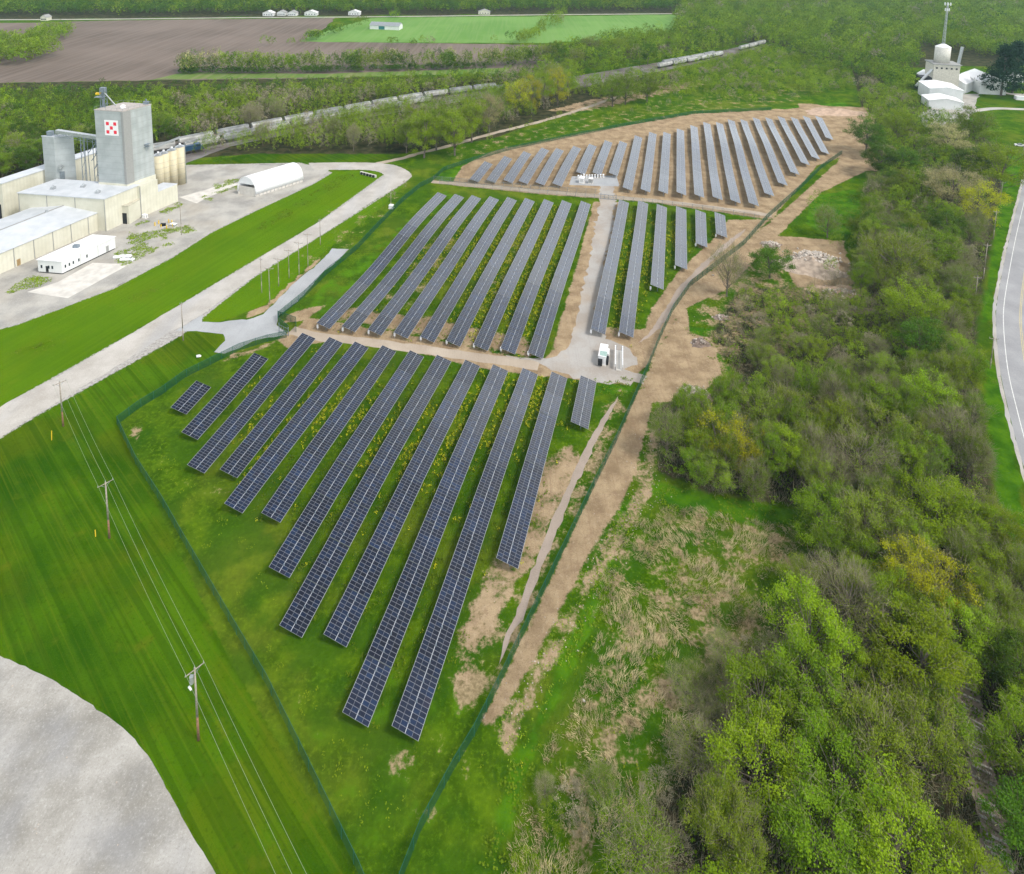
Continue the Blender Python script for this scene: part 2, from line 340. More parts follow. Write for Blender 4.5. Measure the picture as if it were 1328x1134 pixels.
class MB:
    def __init__(s): s.v = []; s.f = []
    def quadbox(s, bot, top):
        """bot, top: four corners each (any order around)"""
        i = len(s.v); s.v += [tuple(p) for p in bot]+[tuple(p) for p in top]
        n = len(bot)
        s.f.append([i+k for k in range(n)][::-1]); s.f.append([i+n+k for k in range(n)])
        for k in range(n): s.f.append([i+k, i+(k+1) % n, i+n+(k+1) % n, i+n+k])
        return s
    def box(s, c, d, rz=0.0):
        cx, cy, cz = c; a, b, h = d[0]/2, d[1]/2, d[2]/2
        co, si = math.cos(rz), math.sin(rz)
        P = [(cx+x*co-y*si, cy+x*si+y*co) for x, y in ((-a, -b), (a, -b), (a, b), (-a, b))]
        return s.quadbox([(x, y, cz-h) for x, y in P], [(x, y, cz+h) for x, y in P])
    def prism(s, pts, z0, z1):
        a = sum(pts[k][0]*pts[(k+1) % len(pts)][1]-pts[(k+1) % len(pts)][0]*pts[k][1] for k in range(len(pts)))
        if a < 0: pts = pts[::-1]
        return s.quadbox([(p[0], p[1], z0) for p in pts], [(p[0], p[1], z1) for p in pts])
    def tube(s, a, b, r0, r1=None, n=8):
        r1 = r0 if r1 is None else r1
        a = Vector(a); b = Vector(b); d = (b-a).normalized()
        u = d.orthogonal().normalized(); v = d.cross(u)
        A = [a+(u*math.cos(2*math.pi*k/n)+v*math.sin(2*math.pi*k/n))*r0 for k in range(n)]
        B = [b+(u*math.cos(2*math.pi*k/n)+v*math.sin(2*math.pi*k/n))*r1 for k in range(n)]
        return s.quadbox(A, B)
    def poly(s, pts): i = len(s.v); s.v += [tuple(p) for p in pts]; s.f.append(list(range(i, i+len(pts)))); return s
    def mesh(s, name, mat, smooth=False):
        me = bpy.data.meshes.new(name); me.from_pydata(s.v, [], s.f); me.materials.append(mat)
        bm = bmesh.new(); bm.from_mesh(me); bmesh.ops.recalc_face_normals(bm, faces=bm.faces); bm.to_mesh(me); bm.free()
        if smooth:
            for p in me.polygons: p.use_smooth = True
        return me
    def build(s, name, mat, parent=None, smooth=False):
        o = bpy.data.objects.new(name, s.mesh(name, mat, smooth)); COL.objects.link(o)
        if parent:
            o.parent = parent; o.matrix_parent_inverse = Matrix.Identity(4)
        return o
def local(parent, p):  # world -> parent's frame (empties have only location + z rotation)
    q = Vector(p)-Vector(parent.location); a = -parent.rotation_euler[2]
    return Vector((q.x*math.cos(a)-q.y*math.sin(a), q.x*math.sin(a)+q.y*math.cos(a), q.z))
def copy_tree(o, parent=None):
    c = o.copy(); COL.objects.link(c)
    if parent: c.parent = parent
    for ch in list(o.children): copy_tree(ch, c)
    return c

# ------------------------------------------------------------------ ground
def inpoly(X, Y, P):
    r = np.zeros(X.shape, bool); n = len(P)
    for i in range(n):
        x1, y1 = P[i]; x2, y2 = P[(i+1) % n]
        if y1 == y2: continue
        c = ((y1 > Y) != (y2 > Y)) & (X < (x2-x1)*(Y-y1)/(y2-y1)+x1)
        r ^= c
    return r
def segdist(X, Y, P, closed=True):
    d = np.full(X.shape, 1e9); n = len(P)
    for i in range(n if closed else n-1):
        x1, y1 = P[i]; x2, y2 = P[(i+1) % n]
        dx, dy = x2-x1, y2-y1; L2 = dx*dx+dy*dy+1e-9
        t = np.clip(((X-x1)*dx+(Y-y1)*dy)/L2, 0, 1)
        d = np.minimum(d, np.hypot(X-x1-t*dx, Y-y1-t*dy))
    return d
def W(pts): return [tuple(at(*p)[:2]) for p in pts]
def axis(lo, hi, step, out, g=1.07):
    a = list(np.arange(lo, hi, step)); s = step
    x = hi
    while x < out: a.append(x); s *= g; x += s
    b = []; s = step; x = lo-step
    while x > -out: b.append(x); s *= g; x -= s
    return np.array(b[::-1]+a)
gx = axis(-190, 230, 1.25, 5000, 1.06); gy = axis(55, 330, 1.1, 6000, 1.04); gy = gy[gy > -900]
GX, GY = np.meshgrid(gx, gy); X, Y = GX.ravel(), GY.ravel()
near = (Y < 900) & (np.abs(X) < 700)
def mask(polys, soft=1.5, w=None):
    m = np.zeros(X.shape)
    for item in polys:
        pts, val = item if isinstance(item[1], float) else (item, 1.0)
        P = W(pts) if not isinstance(pts[0][0], np.floating) else pts
        xs = [p[0] for p in P]; ys = [p[1] for p in P]; pad = 6
        s = (X > min(xs)-pad) & (X < max(xs)+pad) & (Y > min(ys)-pad) & (Y < max(ys)+pad)
        x, y = X[s], Y[s]
        sd_ = np.where(inpoly(x, y, P), 1, -1)*segdist(x, y, P)
        m[s] = np.maximum(m[s], val*np.clip(.5+sd_/(2*soft), 0, 1))
    return m
def line_mask(pts, width, soft=1.2, val=1.0):
    P = W(pts); d = segdist(X, Y, P, False); return val*np.clip(.5+(width/2-d)/(2*soft), 0, 1)
DIRT = [
 [(1125,180),(1092,205),(1012,277),(902,367),(852,457),(802,562),(742,692),(642,902),(612,945),(640,940),(690,862),(735,775),(772,705),(815,640),(838,560),(846,522),(900,520),(935,485),(925,440),(896,432),(890,400),(945,375),(1000,315),(1065,250),(1140,214)],
 [(372,452),(360,440),(385,425),(400,412),(560,440),(700,470),(742,432),(790,425),(860,430),(850,460),(838,476),(815,500),(740,492),(620,478),(560,462),(440,440)],
 [(585,240),(600,215),(640,196),(760,172),(900,148),(1080,138),(1135,150),(1130,190),(1060,215),(1000,285),(930,275),(840,262),(700,252),(560,238)],
 [(770,262),(806,262),(800,330),(772,425),(745,440),(715,455),(738,380),(760,300)],
 [(945,285),(1000,285),(905,365),(860,445),(830,445),(845,400),(880,352),(925,310)],
 ([(695,600),(745,570),(760,600),(690,745),(660,760)], .62),
 ([(650,690),(680,745),(650,810),(610,905),(590,880),(600,800)], .55),
 ([(640,940),(690,862),(735,775),(772,705),(815,640),(838,560),(852,522),(862,560),(850,640),(812,705),(770,775),(715,880),(680,960),(650,1010)], .52),
 ([(1000,305),(1095,312),(1110,370),(1030,375)], .8),
 ([(1035,135),(1125,140),(1130,152),(1040,152)], .9),
 ([(1085,200),(1135,200),(1140,222),(1090,225)], .7),
 ([(320,415),(345,405),(365,385),(420,335),(412,335),(360,375),(318,400)], .75),
 ([(365,420),(400,415),(425,395),(395,400),(372,408)], .8),
 ([(385,345),(420,330),(430,325),(390,350)], .6),
 ([(165,540),(185,550),(190,585),(172,580)], .6), ([(275,628),(310,635),(300,645),(270,640)], .6),
 ([(250,470),(330,450),(360,440),(352,450),(300,470)], .6),
 ([(225,205),(250,197),(262,200),(240,212)], .9),
 ([(470,300),(520,240),(560,228),(640,170),(760,140),(900,118),(1000,115),(1080,120),(1060,135),(900,145),(760,168),(640,193),(580,225),(540,250),(500,290)], .3),
 ([(1255,680),(1290,700),(1325,740),(1300,760),(1260,720)], .4),
 ([(700,145),(760,130),(840,112),(900,105),(920,110),(850,125),(760,145)], .6),
 ([(1248,475),(1262,500),(1262,400),(1255,405)], .5),
]
DRY = [
 ([(820,650),(900,655),(1045,690),(1045,740),(1000,790),(985,860),(900,940),(850,1010),(800,1060),(780,1134),(660,1134),(680,1040),(720,960),(760,900),(770,800),(790,700)], .44),
 ([(820,500),(790,510),(745,600),(690,720),(640,840),(600,930),(620,930),(650,900),(740,692),(802,562)], .62),
 ([(600,770),(650,765),(655,830),(640,900),(612,945),(585,905)], .72),
 ([(940,290),(980,300),(870,400),(840,440),(850,390)], .55),
 ([(460,975),(625,950),(610,1015),(480,1015)], .5), ([(520,1030),(600,1030),(590,1080),(540,1080)], .38), ([(360,850),(420,900),(410,950),(370,900)], .35),
 ([(160,540),(200,545),(195,600),(165,590)], .45),
 ([(560,200),(760,150),(1000,110),(1100,110),(1000,140),(760,170),(600,210)], .36),
 ([(900,310),(1000,300),(1110,390),(1000,480),(930,500),(900,420)], .5),
 ([(400,280),(520,235),(500,290),(430,340),(380,370),(370,340)], .30),
 ([(180,560),(320,640),(330,720),(230,650)], .25),
]
LUSH = [
 ([(1050,255),(1110,245),(1125,300),(1080,310),(1045,290)], .9), ([(885,420),(930,425),(960,500),(930,470),(895,450)], .8),
 ([(800,650),(830,640),(800,720),(770,820),(720,930),(690,1000),(650,1134),(620,1134),(660,980),(720,860),(780,720)], .75),
 ([(830,620),(1060,665),(1040,700),(860,660)], .8),
 ([(560,230),(640,195),(900,150),(1100,132),(1100,140),(900,158),(640,205),(580,238)], .8),
 ([(360,410),(470,330),(575,245),(600,250),(430,410),(385,415)], .5),
 ([(820,480),(845,478),(835,500),(805,497)], .8), ([(770,492),(840,500),(815,515),(760,515)], .75),
 ([(360,850),(450,960),(640,960),(560,1134),(455,1134),(350,900)], .4),
 ([(1272,460),(1300,480),(1328,650),(1328,760),(1290,640)], .9), ([(1305,200),(1328,200),(1320,250),(1300,330),(1285,420),(1270,420),(1290,300)], .9),
 ([(500,860),(620,880),(640,900),(600,960),(480,960),(400,900)], .45),
]
for i in range(14):   # strips of fresh growth between the far rows of the middle block
    pass
MOWN = [
 [(-80,560),(0,567),(87,514),(180,457),(215,434),(240,430),(288,433),(290,440),(278,457),(300,462),(250,480),(155,550),(300,860),(465,1140),(280,1140),(250,1085),(220,1030),(180,965),(120,915),(60,878),(0,851),(-80,830)],
 [(-80,455),(20,421),(150,372),(225,332),(275,300),(332,272),(407,237),(432,222),(487,222),(498,227),(497,232),(457,257),(407,292),(332,336),(192,420),(120,462),(0,528),(-80,565)],
 [(240,212),(330,200),(480,197),(520,205),(487,211),(390,212),(300,214)],
 [(1235,95),(1328,95),(1328,140),(1250,130)],
 [(255,408),(262,418),(285,418),(345,395),(420,328),(500,265),(530,235),(437,292),(332,357)],
]
WOOD = [
 [(1100,70),(1135,215),(1120,250),(1130,300),(1110,370),(1070,380),(960,370),(915,440),(960,490),(900,500),(850,530),(850,612),(920,640),(1060,662),(1050,700),(1010,790),(980,870),(900,950),(860,1020),(800,1150),(1340,1150),(1340,760),(1300,700),(1268,500),(1268,420),(1290,300),(1300,200),(1250,150),(1190,130)],
 [(-200,260),(0,240),(60,215),(230,190),(460,135),(660,108),(860,70),(980,55),(900,40),(700,60),(700,98),(330,102),(0,108),(-250,110)],
 [(225,208),(300,178),(500,140),(700,108),(830,88),(880,100),(780,130),(640,180),(520,200),(330,200)],
 [(-900,24),(0,26),(430,21),(700,19),(880,18),(870,55),(1000,55),(1100,90),(1328,85),(1900,60),(1900,-60),(600,-70),(-900,-60)],
]
YARD = [[(-60,440),(20,423),(150,374),(225,334),(275,302),(332,274),(407,239),(432,224),(390,211),(240,214),(200,216),(-60,260)],
        [(0,528),(0,567),(235,436),(332,357),(437,292),(531,228),(498,226),(407,292),(332,336),(192,420)]]
A_ = np.zeros((len(X), 4), np.float32); B_ = np.zeros((len(X), 4), np.float32)
A_[:, 1] = np.maximum(A_[:, 1], mask([([(150,550),(380,440),(700,480),(735,500),(700,600),(640,720),(560,960),(440,940),(330,800)], .45), ([(400,425),(560,255),(765,265),(700,460),(560,440)], .5), ([(800,270),(940,285),(900,320),(860,380),(820,430),(780,420)], .55)], 4))
A_[:, 3] = np.where(mask([MOWN[1], MOWN[4]], .3) > .5, 1, 0); B_[:, 3] = 1
A_[:, 0] = mask(DIRT, 1.2); A_[:, 1] = mask(LUSH, 2.0); A_[:, 2] = mask(DRY, 3.0)
B_[:, 0] = mask(MOWN, .8); B_[:, 1] = mask(WOOD, 3.0); B_[:, 2] = np.maximum(mask(YARD, 1.0)*.9, line_mask([(-60,600),(0,567),(87,514),(180,457),(260,412),(332,357),(437,292),(527,235),(531,225)], 1.6, .8, .75))
# rows 5..: growth strips handled by plants; soil patches between rows of the middle block
A_[:, 0] = np.maximum(A_[:, 0], mask([([(420,410),(440,395),(560,410),(690,440),(700,470),(560,440)], .75), ([(560,300),(600,300),(570,380),(500,420),(470,415)], .42), ([(660,280),(700,290),(650,420),(600,430)], .38)], 2.5))
A_[:, 0] *= (B_[:, 0] < .5) | (A_[:, 0] > .95)
nv = len(X); nxx, nyy = len(gx), len(gy)
idx = np.arange(nv).reshape(nyy, nxx)
Fg = np.stack([idx[:-1, :-1].ravel(), idx[:-1, 1:].ravel(), idx[1:, 1:].ravel(), idx[1:, :-1].ravel()], 1)
me = np_mesh('ground', np.stack([X, Y, np.zeros(nv)], 1), Fg, MAT['ground'], True)
for nm, arr in (('maskA', A_), ('maskB', B_)):
    at_ = me.color_attributes.new(nm, 'FLOAT_COLOR', 'POINT'); at_.data.foreach_set('color', arr.ravel())
g_o = bpy.data.objects.new('ground', me); COL.objects.link(g_o); tag(g_o, kind='structure')

def smooth_line(pts, step=2.0):
    """Catmull-Rom through world 2d points"""
    P = [Vector(p[:2]) for p in pts]; P = [P[0]*2-P[1]]+P+[P[-1]*2-P[-2]]; Q = []
    for i in range(1, len(P)-2):
        n = max(1, int((P[i+1]-P[i]).length/step))
        for k in range(n):
            t = k/n; a, b, c, d = P[i-1], P[i], P[i+1], P[i+2]
            Q.append(.5*((2*b)+(c-a)*t+(2*a-5*b+4*c-d)*t*t+(3*b-a-3*c+d)*t**3))
    Q.append(P[-2]); return Q
def sheet(name, pts, z, mat, jitter=.25, step=1.5, world=False, kind='structure'):
    P = pts if world else W(pts); Q = []
    for i in range(len(P)):
        a = Vector(P[i]); b = Vector(P[(i+1) % len(P)]); n = max(1, min(60, int((b-a).length/step)))
        for k in range(n):
            q = a.lerp(b, k/n)
            if jitter: q = q+Vector((random.gauss(0, jitter), random.gauss(0, jitter)))
            Q.append(q)
    bm = bmesh.new(); vs = [bm.verts.new((q.x, q.y, z)) for q in Q]; f = bm.faces.new(vs)
    if f.normal.z < 0: f.normal_flip()
    bmesh.ops.triangulate(bm, faces=bm.faces)
    bmesh.ops.recalc_face_normals(bm, faces=bm.faces)
    m_ = bpy.data.meshes.new(name); bm.to_mesh(m_); bm.free(); m_.materials.append(mat)
    o = bpy.data.objects.new(name, m_); COL.objects.link(o); tag(o, kind=kind); return o
def ribbon_pts(line, o0, o1):
    L_, R_ = [], []
    for i, p in enumerate(line):
        d = (line[min(i+1, len(line)-1)]-line[max(i-1, 0)]).normalized(); nn = Vector((d.y, -d.x))
        L_.append(p+nn*o0); R_.append(p+nn*o1)
    return L_, R_
def ribbon(name, line, o0, o1, z, mat, jitter=0.0, kind='structure', gap=None, taper=0):
    L_, R_ = ribbon_pts(line, o0, o1); V = []; Fc = []
    for i, (a, b) in enumerate(zip(L_, R_)):
        if taper:
            k = min(1, (i+.3)/taper, (len(line)-1-i+.3)/taper); c_ = (a+b)/2; wv_ = k*(1+.16*math.sin(i*.45)+.1*math.sin(i*1.3)); a = c_+(a-c_)*wv_; b = c_+(b-c_)*wv_
        V += [(a.x+random.gauss(0, jitter), a.y+random.gauss(0, jitter), z), (b.x+random.gauss(0, jitter), b.y+random.gauss(0, jitter), z)]
    for i in range(len(line)-1):
        if gap and (i % gap[0]) >= gap[1]: continue
        Fc.append((2*i, 2*i+1, 2*i+3, 2*i+2))
    o = bpy.data.objects.new(name, np_mesh(name, V, Fc, mat)); COL.objects.link(o)
    if kind: tag(o, kind=kind)
    return o

LOTB = [(-120,820),(-40,838),(0,851),(60,878),(120,915),(180,965),(220,1030),(250,1085),(280,1134),(300,1180)]
sheet('gravel_lot', [tuple(q) for q in smooth_line(W(LOTB), 1.0)]+W([(-120,1230)]), .004, MAT['lot'], .05, 1, True) if True else sheet('x', [(-120,820),(-40,838),(0,851),(30,862),(60,878),(90,895),(120,915),(150,938),(180,965),(200,995),(220,1030),(237,1060),(250,1085),(265,1110),(280,1134),(300,1180),(-120,1230)], .004, MAT['lot'], .12, 1)
sheet('plant_yard', [(-90,455),(20,421),(85,398),(150,372),(225,332),(275,300),(332,272),(370,256),(407,237),(420,228),(432,214),(410,213.5),(390,213.5),(300,214),(240,216),(150,222),(0,262),(-90,285)], .004, MAT['yard'], .2)
def strip(name, A, Bp, z, mat, n=10, jit=.12):
    def cr(pts):
        P = [Vector(at(*p)[:2]) for p in pts]; P = [P[0]*2-P[1]]+P+[P[-1]*2-P[-2]]; Q = []
        for i in range(1, len(P)-2):
            for k in range(n):
                t = k/n; a, b, c, d = P[i-1], P[i], P[i+1], P[i+2]; Q.append(.5*((2*b)+(c-a)*t+(2*a-5*b+4*c-d)*t*t+(3*b-a-3*c+d)*t**3))
        return Q+[P[-2]]
    a, b = cr(A), cr(Bp); V = []
    for p, q in zip(a, b): V += [(p.x+random.gauss(0, jit), p.y+random.gauss(0, jit), z), (q.x+random.gauss(0, jit), q.y+random.gauss(0, jit), z)]
    o = bpy.data.objects.new(name, np_mesh(name, V, [(2*i, 2*i+1, 2*i+3, 2*i+2) for i in range(len(a)-1)], mat)); COL.objects.link(o); return tag(o, kind='structure')
strip('gravel_road', [(-80,622),(0,567),(87,514),(140,482),(180,457),(215,434),(260,409),(332,357),(437,292),(482,262),(527,235),(533,226),(517,216),(487,211.5),(440,211),(400,211.5)], [(-80,583),(0,528),(60,496),(92,479),(120,462),(150,445),(192,420),(300,356),(407,292),(446,266),(492,235),(499,229),(490,223),(470,220.5),(440,220.5),(408,221)], .008, MAT['road'])
sheet('gravel_apron', [(228,429),(262,409),(262,418),(285,418),(305,415),(320,415),(341,408),(362,387),(390,360),(410,345),(421,334),(431,323),(453,323),(441,336),(418,355),(386,391),(361,410),(359,421),(371,431),(373,435),(348,438),(328,442),(310,452),(290,459),(278,457),(291,442),(288,434),(270,431),(245,429)], .012, MAT['apron'], .15)
sheet('gravel_lane', [(778,240),(796,240),(798,262),(794,300),(784,340),(775,390),(770,425),(785,440),(815,450),(824,458),(826,470),(808,480),(840,488),(830,499),(780,497),(735,488),(700,474),(660,468),(660,464),(715,464),(738,450),(745,425),(752,390),(764,340),(771,300),(777,262)], .004, MAT['lane'], .45)
sheet('inverter_pad', [(742,229),(800,228),(803,242),(738,240)], .008, MAT['apron'], .1)
ribbon('service_track', smooth_line(W([(378,428),(410,436),(480,444),(560,455),(640,466),(700,475)])), -1.6, 1.8, .008, MAT['track'], .15)
ribbon('service_path', smooth_line(W([(968,297),(940,320),(905,352),(880,380),(862,410),(845,432),(828,445)]), 1.2), -.95, .95, .012, MAT['path'], .12, taper=9)
ribbon('service_path', smooth_line(W([(801,515),(770,570),(745,622),(718,685),(692,750),(673,800),(660,822),(652,850),(640,875)]), 1.2), -.8, .8, .008, MAT['path'], .1, taper=9)
ribbon('boundary_track', smooth_line(W([(560,236),(640,243),(740,252),(860,262),(960,274),(1000,280)])), -1.8, 1.4, .014, MAT['track'], .15)
ribbon('woodland_path', smooth_line(W([(490,212),(520,206),(540,200),(580,190),(640,173),(700,158),(760,140),(800,126),(840,116)])), -1.6, 1.6, .004, MAT['track'], .2)
sheet('concrete_pad', [(35,379),(75,366),(120,341),(168,343),(88,387)], .012, MAT['concrete'], 0)
sheet('concrete_pad', [(232,256),(268,246),(290,238),(312,238),(270,256),(255,264)], .012, MAT['concrete'], 0.1)
sheet('railway_bed', W([(-220,310),(-100,270),(60,222),(230,183),(300,170),(460,137),(660,108),(740,100),(860,80),(990,55),(990,61),(870,90),(750,114),(660,122),(560,138),(460,156),(300,190),(240,212),(60,240),(-220,345)]), .004, MAT['ballast'], .3, 4, True)
sheet('ploughed_field', [(-160,33),(0,30),(60,30),(90,28),(200,26),(435,23.5),(420,38),(392,54),(520,56),(700,58),(720,75),(700,94),(560,97),(400,102),(200,104),(0,108),(-160,112)], .004, MAT['plough'], 1.0, 12)
sheet('crop_field', [(385,54),(430,38),(478,24.5),(500,23),(700,21.5),(880,19.5),(872,40),(840,46),(780,52),(700,56),(520,55.5)], .012, MAT['crop'], 1.0, 12)
sheet('field_verge', [(200,103),(240,94),(420,96),(660,88),(660,95),(420,101)], .016, MAT['verge'], .8, 8)
ribbon('country_road', smooth_line([at(*p) for p in ((-300,26.5),(80,25.5),(330,23),(430,22.5),(560,21.2),(700,19.5),(880,18))], 20), -3, 3, .03, MAT['road'])
# asphalt road on the right
EDGE = [(1345,190),(1328,225),(1318,260),(1306,305),(1296,350),(1288.5,390),(1287,422),(1291,475),(1301,525),(1313,575),(1328,625),(1352,690),(1390,770)]
rl = smooth_line([at(*p) for p in EDGE]); rl = [rl[0]+(rl[0]-rl[1]).normalized()*k*8+Vector((.08*k*k, 0)) for k in range(14, 0, -1)]+rl
ribbon('asphalt_road', rl, -.9, -13.5, .004, MAT['asphalt']); ribbon('road_shoulder', rl, .0, -.9, .003, MAT['road'], .1)
LW = simple('worn_white_line', L(.7, .7, .68), .7); LY = simple('worn_yellow_line', L(.55, .45, .22), .7)
ribbon('edge_line', rl, -2.6, -2.78, .008, LW); ribbon('edge_line', rl, -10.9, -11.08, .008, LW)
ribbon('centre_line', rl, -6.55, -6.7, .008, LY); ribbon('centre_line', rl, -6.9, -7.05, .008, LY)

# ------------------------------------------------------------------ solar rows (near, middle and far block), photo corners: bottom-left, bottom-right, top-left, top-right
ROWS = {
'N': [(220,526.7,242.5,536.7,253.8,493.8,275,502.5),(233.8,558.3,257.5,570,328.5,459,349.5,467.5),(241.3,602.5,266.3,614.3,390.8,432.5,410.8,441.3),(282.5,608.8,310,621.3,427,437.5,445,446.3),(288.8,652.5,316.3,666.8,459.5,443,478.8,451.3),(336.5,665,365.8,678.8,495.8,447,514,455.5),(345.8,733.8,377.8,747.5,530.8,453,550.8,461.3),(359.5,807.5,394,823.8,565.8,458,586.5,467),(416.5,820.8,452,836.3,602,463.8,624,473),(440.8,923,480.3,940.8,639,470,659.5,478.8),(505,942,545.3,959.3,677.8,475,697.8,483),(642,725,673.3,738.8,715.3,480,736,488),(740.3,545.8,762.8,557.5,751.5,485,775.3,493.8)],
'M': [(411.5,421,426.5,426.8,567,248,580.3,253.3),(443.3,424.5,460.3,430.8,589.5,250,602.8,255.5),(477,427.5,494.5,435,611.5,251.3,624.5,257),(510.8,431,528.3,438,634,252.5,648.3,258.8),(544.5,435.5,563.3,443,657,254.5,671.5,258.8),(578.3,440,597,448.3,680.3,256.3,694.5,260),(614.5,445,632,453,705.3,258,718.5,262),(648.3,448.8,669,457.5,728.5,259.5,742,263.8),(684.5,455.5,704,462.5,752.8,260.8,767,265),(765.3,426.3,785.8,434.3,802,260,816.5,263.8),(802,429.5,822,438.3,827,261.3,841.5,265.5),(843.3,370.5,860.8,377,851.5,265,865.3,271.3),(874.8,343.8,892,349.3,876,268,890.8,273.8),(902,313.8,918,320.5,901,272,916,278),(928.5,302.5,943.5,308,926,275.5,940.8,280.5)],
'T': [(608.8,231.3,620.8,235,628.3,210,639.5,213.8),(630.8,232,642,236.3,654.5,203.8,664,207.3),(653.3,232.5,664,236.5,679.5,197.5,689,200.8),(672.8,233.8,684,238,702.8,192,712,195.8),(694.5,235.5,705.8,240,722,192.5,731,195.8),(716.5,237,728.3,241.8,744,188.8,753.5,192.5),(747.3,223.8,758.5,226.8,764,185.5,774,189.5),(768.5,224.5,779.5,227.5,784,181.3,794.8,183.8),(789.5,225,801,228.3,803.3,182.5,814,185),(807,243.8,820.3,248.3,822.8,175.5,833.5,178.5),(830.3,246.3,843.5,251.3,841.5,171.3,852,174.3),(853.5,248,866.5,253.8,859.8,171.3,870.3,174.5),(877,250,890.3,255.8,877,167,887.8,170),(900.3,253,913.5,258.8,894.5,162,905.3,165),(924,255.5,937.3,261.8,911.5,157.5,921.5,160.5),(947.3,259.5,960.8,265.5,928.3,157.5,937.8,160.5),(971,262.5,984.5,268.8,943.5,153.8,952.8,157),(991.5,250,1004.3,255,959.8,153.8,969,157),(1009,236.3,1021.8,240.5,975.8,152,985.3,155),(1024.8,223,1037.3,227,992,152,1001.5,155),(1038.5,210.5,1050.5,215,1008.5,151.3,1017.3,153.5),(1052.3,203,1064,208,1025.5,152,1034,155),(1064.8,195.8,1076,200,1041,150.8,1049.8,153.5),(1071,178,1080.5,181.3,1057.3,150.8,1066,153.5)]}
ORD = ['first','second','third','fourth','fifth','sixth','seventh','eighth','ninth','tenth','eleventh','twelfth','thirteenth','fourteenth','fifteenth','sixteenth','seventeenth','eighteenth','nineteenth','twentieth','twenty-first','twenty-second','twenty-third','twenty-fourth']
ZH, ZL, MOD = 2.3, 1.234, .655
NT_ = 12
def table_mesh():
    hw, L_, t = 2.02, NT_*MOD, .05
    V = []; uvs = []
    zc = (ZH+ZL)/2; k = (ZL-ZH)/2/hw
    # glass faces left/right of the centre seam, frame underneath
    P = [(-hw, 0), (hw, 0), (hw, L_), (-hw, L_)]
    V = [(x, y, k*x) for x, y in P]+[(x, y, k*x-t) for x, y in P]
    me = bpy.data.meshes.new('panel_table')
    me.from_pydata(V, [], [(0, 1, 2, 3), (7, 6, 5, 4), (0, 4, 5, 1), (1, 5, 6, 2), (2, 6, 7, 3), (3, 7, 4, 0)])
    for m_ in (MAT['solar'], MAT['cable'], MAT['panel_frame']): me.materials.append(m_)
    for i, p in enumerate(me.polygons): p.material_index = 0 if i == 0 else (1 if i == 1 else 2)
    uvl = me.uv_layers.new(name='UVMap')
    for li, uv in zip(me.polygons[0].loop_indices, [(0, 0), (4, 0), (4, NT_), (0, NT_)]): uvl.data[li].uv = uv
    return me
def frame_mesh():
    m = MB(); L_ = NT_*MOD
    for y in (1.3, L_/2, L_-1.3):
        m.box((.15, y, -ZL*.5-.3), (.14, .14, 2.6))
        m.tube((.15, y, -.75), (-1.3, y, .18), .05, n=4); m.tube((.15, y, -.75), (1.3, y, -.5), .05, n=4)
        k = -.264
        m.tube((-1.9, y, .42), (1.9, y, -.6), .06, n=4)
    for x in (-1.3, -.5, .5, 1.3): m.box((x, L_/2, -.264*x-.1), (.06, L_-.1, .08))
    return m.mesh('support_frame', MAT['steel'])
TM, FM = table_mesh(), frame_mesh()
BOXM = MB().box((0, 0, .9), (.5, .3, .9)).box((0, 0, .25), (.1, .1, .5)).mesh('combiner_box', MAT['white'])
def wave(x, y): return .34*math.sin(x*.045+y*.061+1.3)+.22*math.sin(y*.11-x*.03)
BLK = {'N': ('near block, below the sandy cross track', 'solar rows of the near block'), 'M': ('middle block', 'solar rows of the middle block'), 'T': ('far block', 'solar rows of the far block')}
def row_label(b, i):
    if b == 'N':
        if i == 0: return 'shortest solar row, tiny stub alone at the far left corner of the near block'
        if i == 12: return 'short solar row at the right end of the near block beside the worn path'
        if i == 11: return 'medium solar row second from right in near block, on bare soil by the worn path'
        if i == 10: return 'longest dark solar row, reaching nearest the camera and the fence corner'
        if i == 9: return 'long dark solar row just left of the one reaching nearest the camera'
        return ORD[i]+' solar row from the left in the near block of dark gridded panels'
    if b == 'M':
        if i < 9: return ORD[i]+' long solar row from the left in the middle block, left of the gravel lane'
        return ORD[i-9]+' solar row right of the gravel lane in the middle block'+(', the smallest stub' if i == 14 else '')
    if 6 <= i <= 8: return ['left','middle','right'][i-6]+' of the three short pale solar rows ending above the white inverter cabinets'
    if i < 6: return ORD[i]+' pale solar row from the left in the far block'
    return ORD[i-9]+' pale solar row right of the grey inverter pad in the far block'
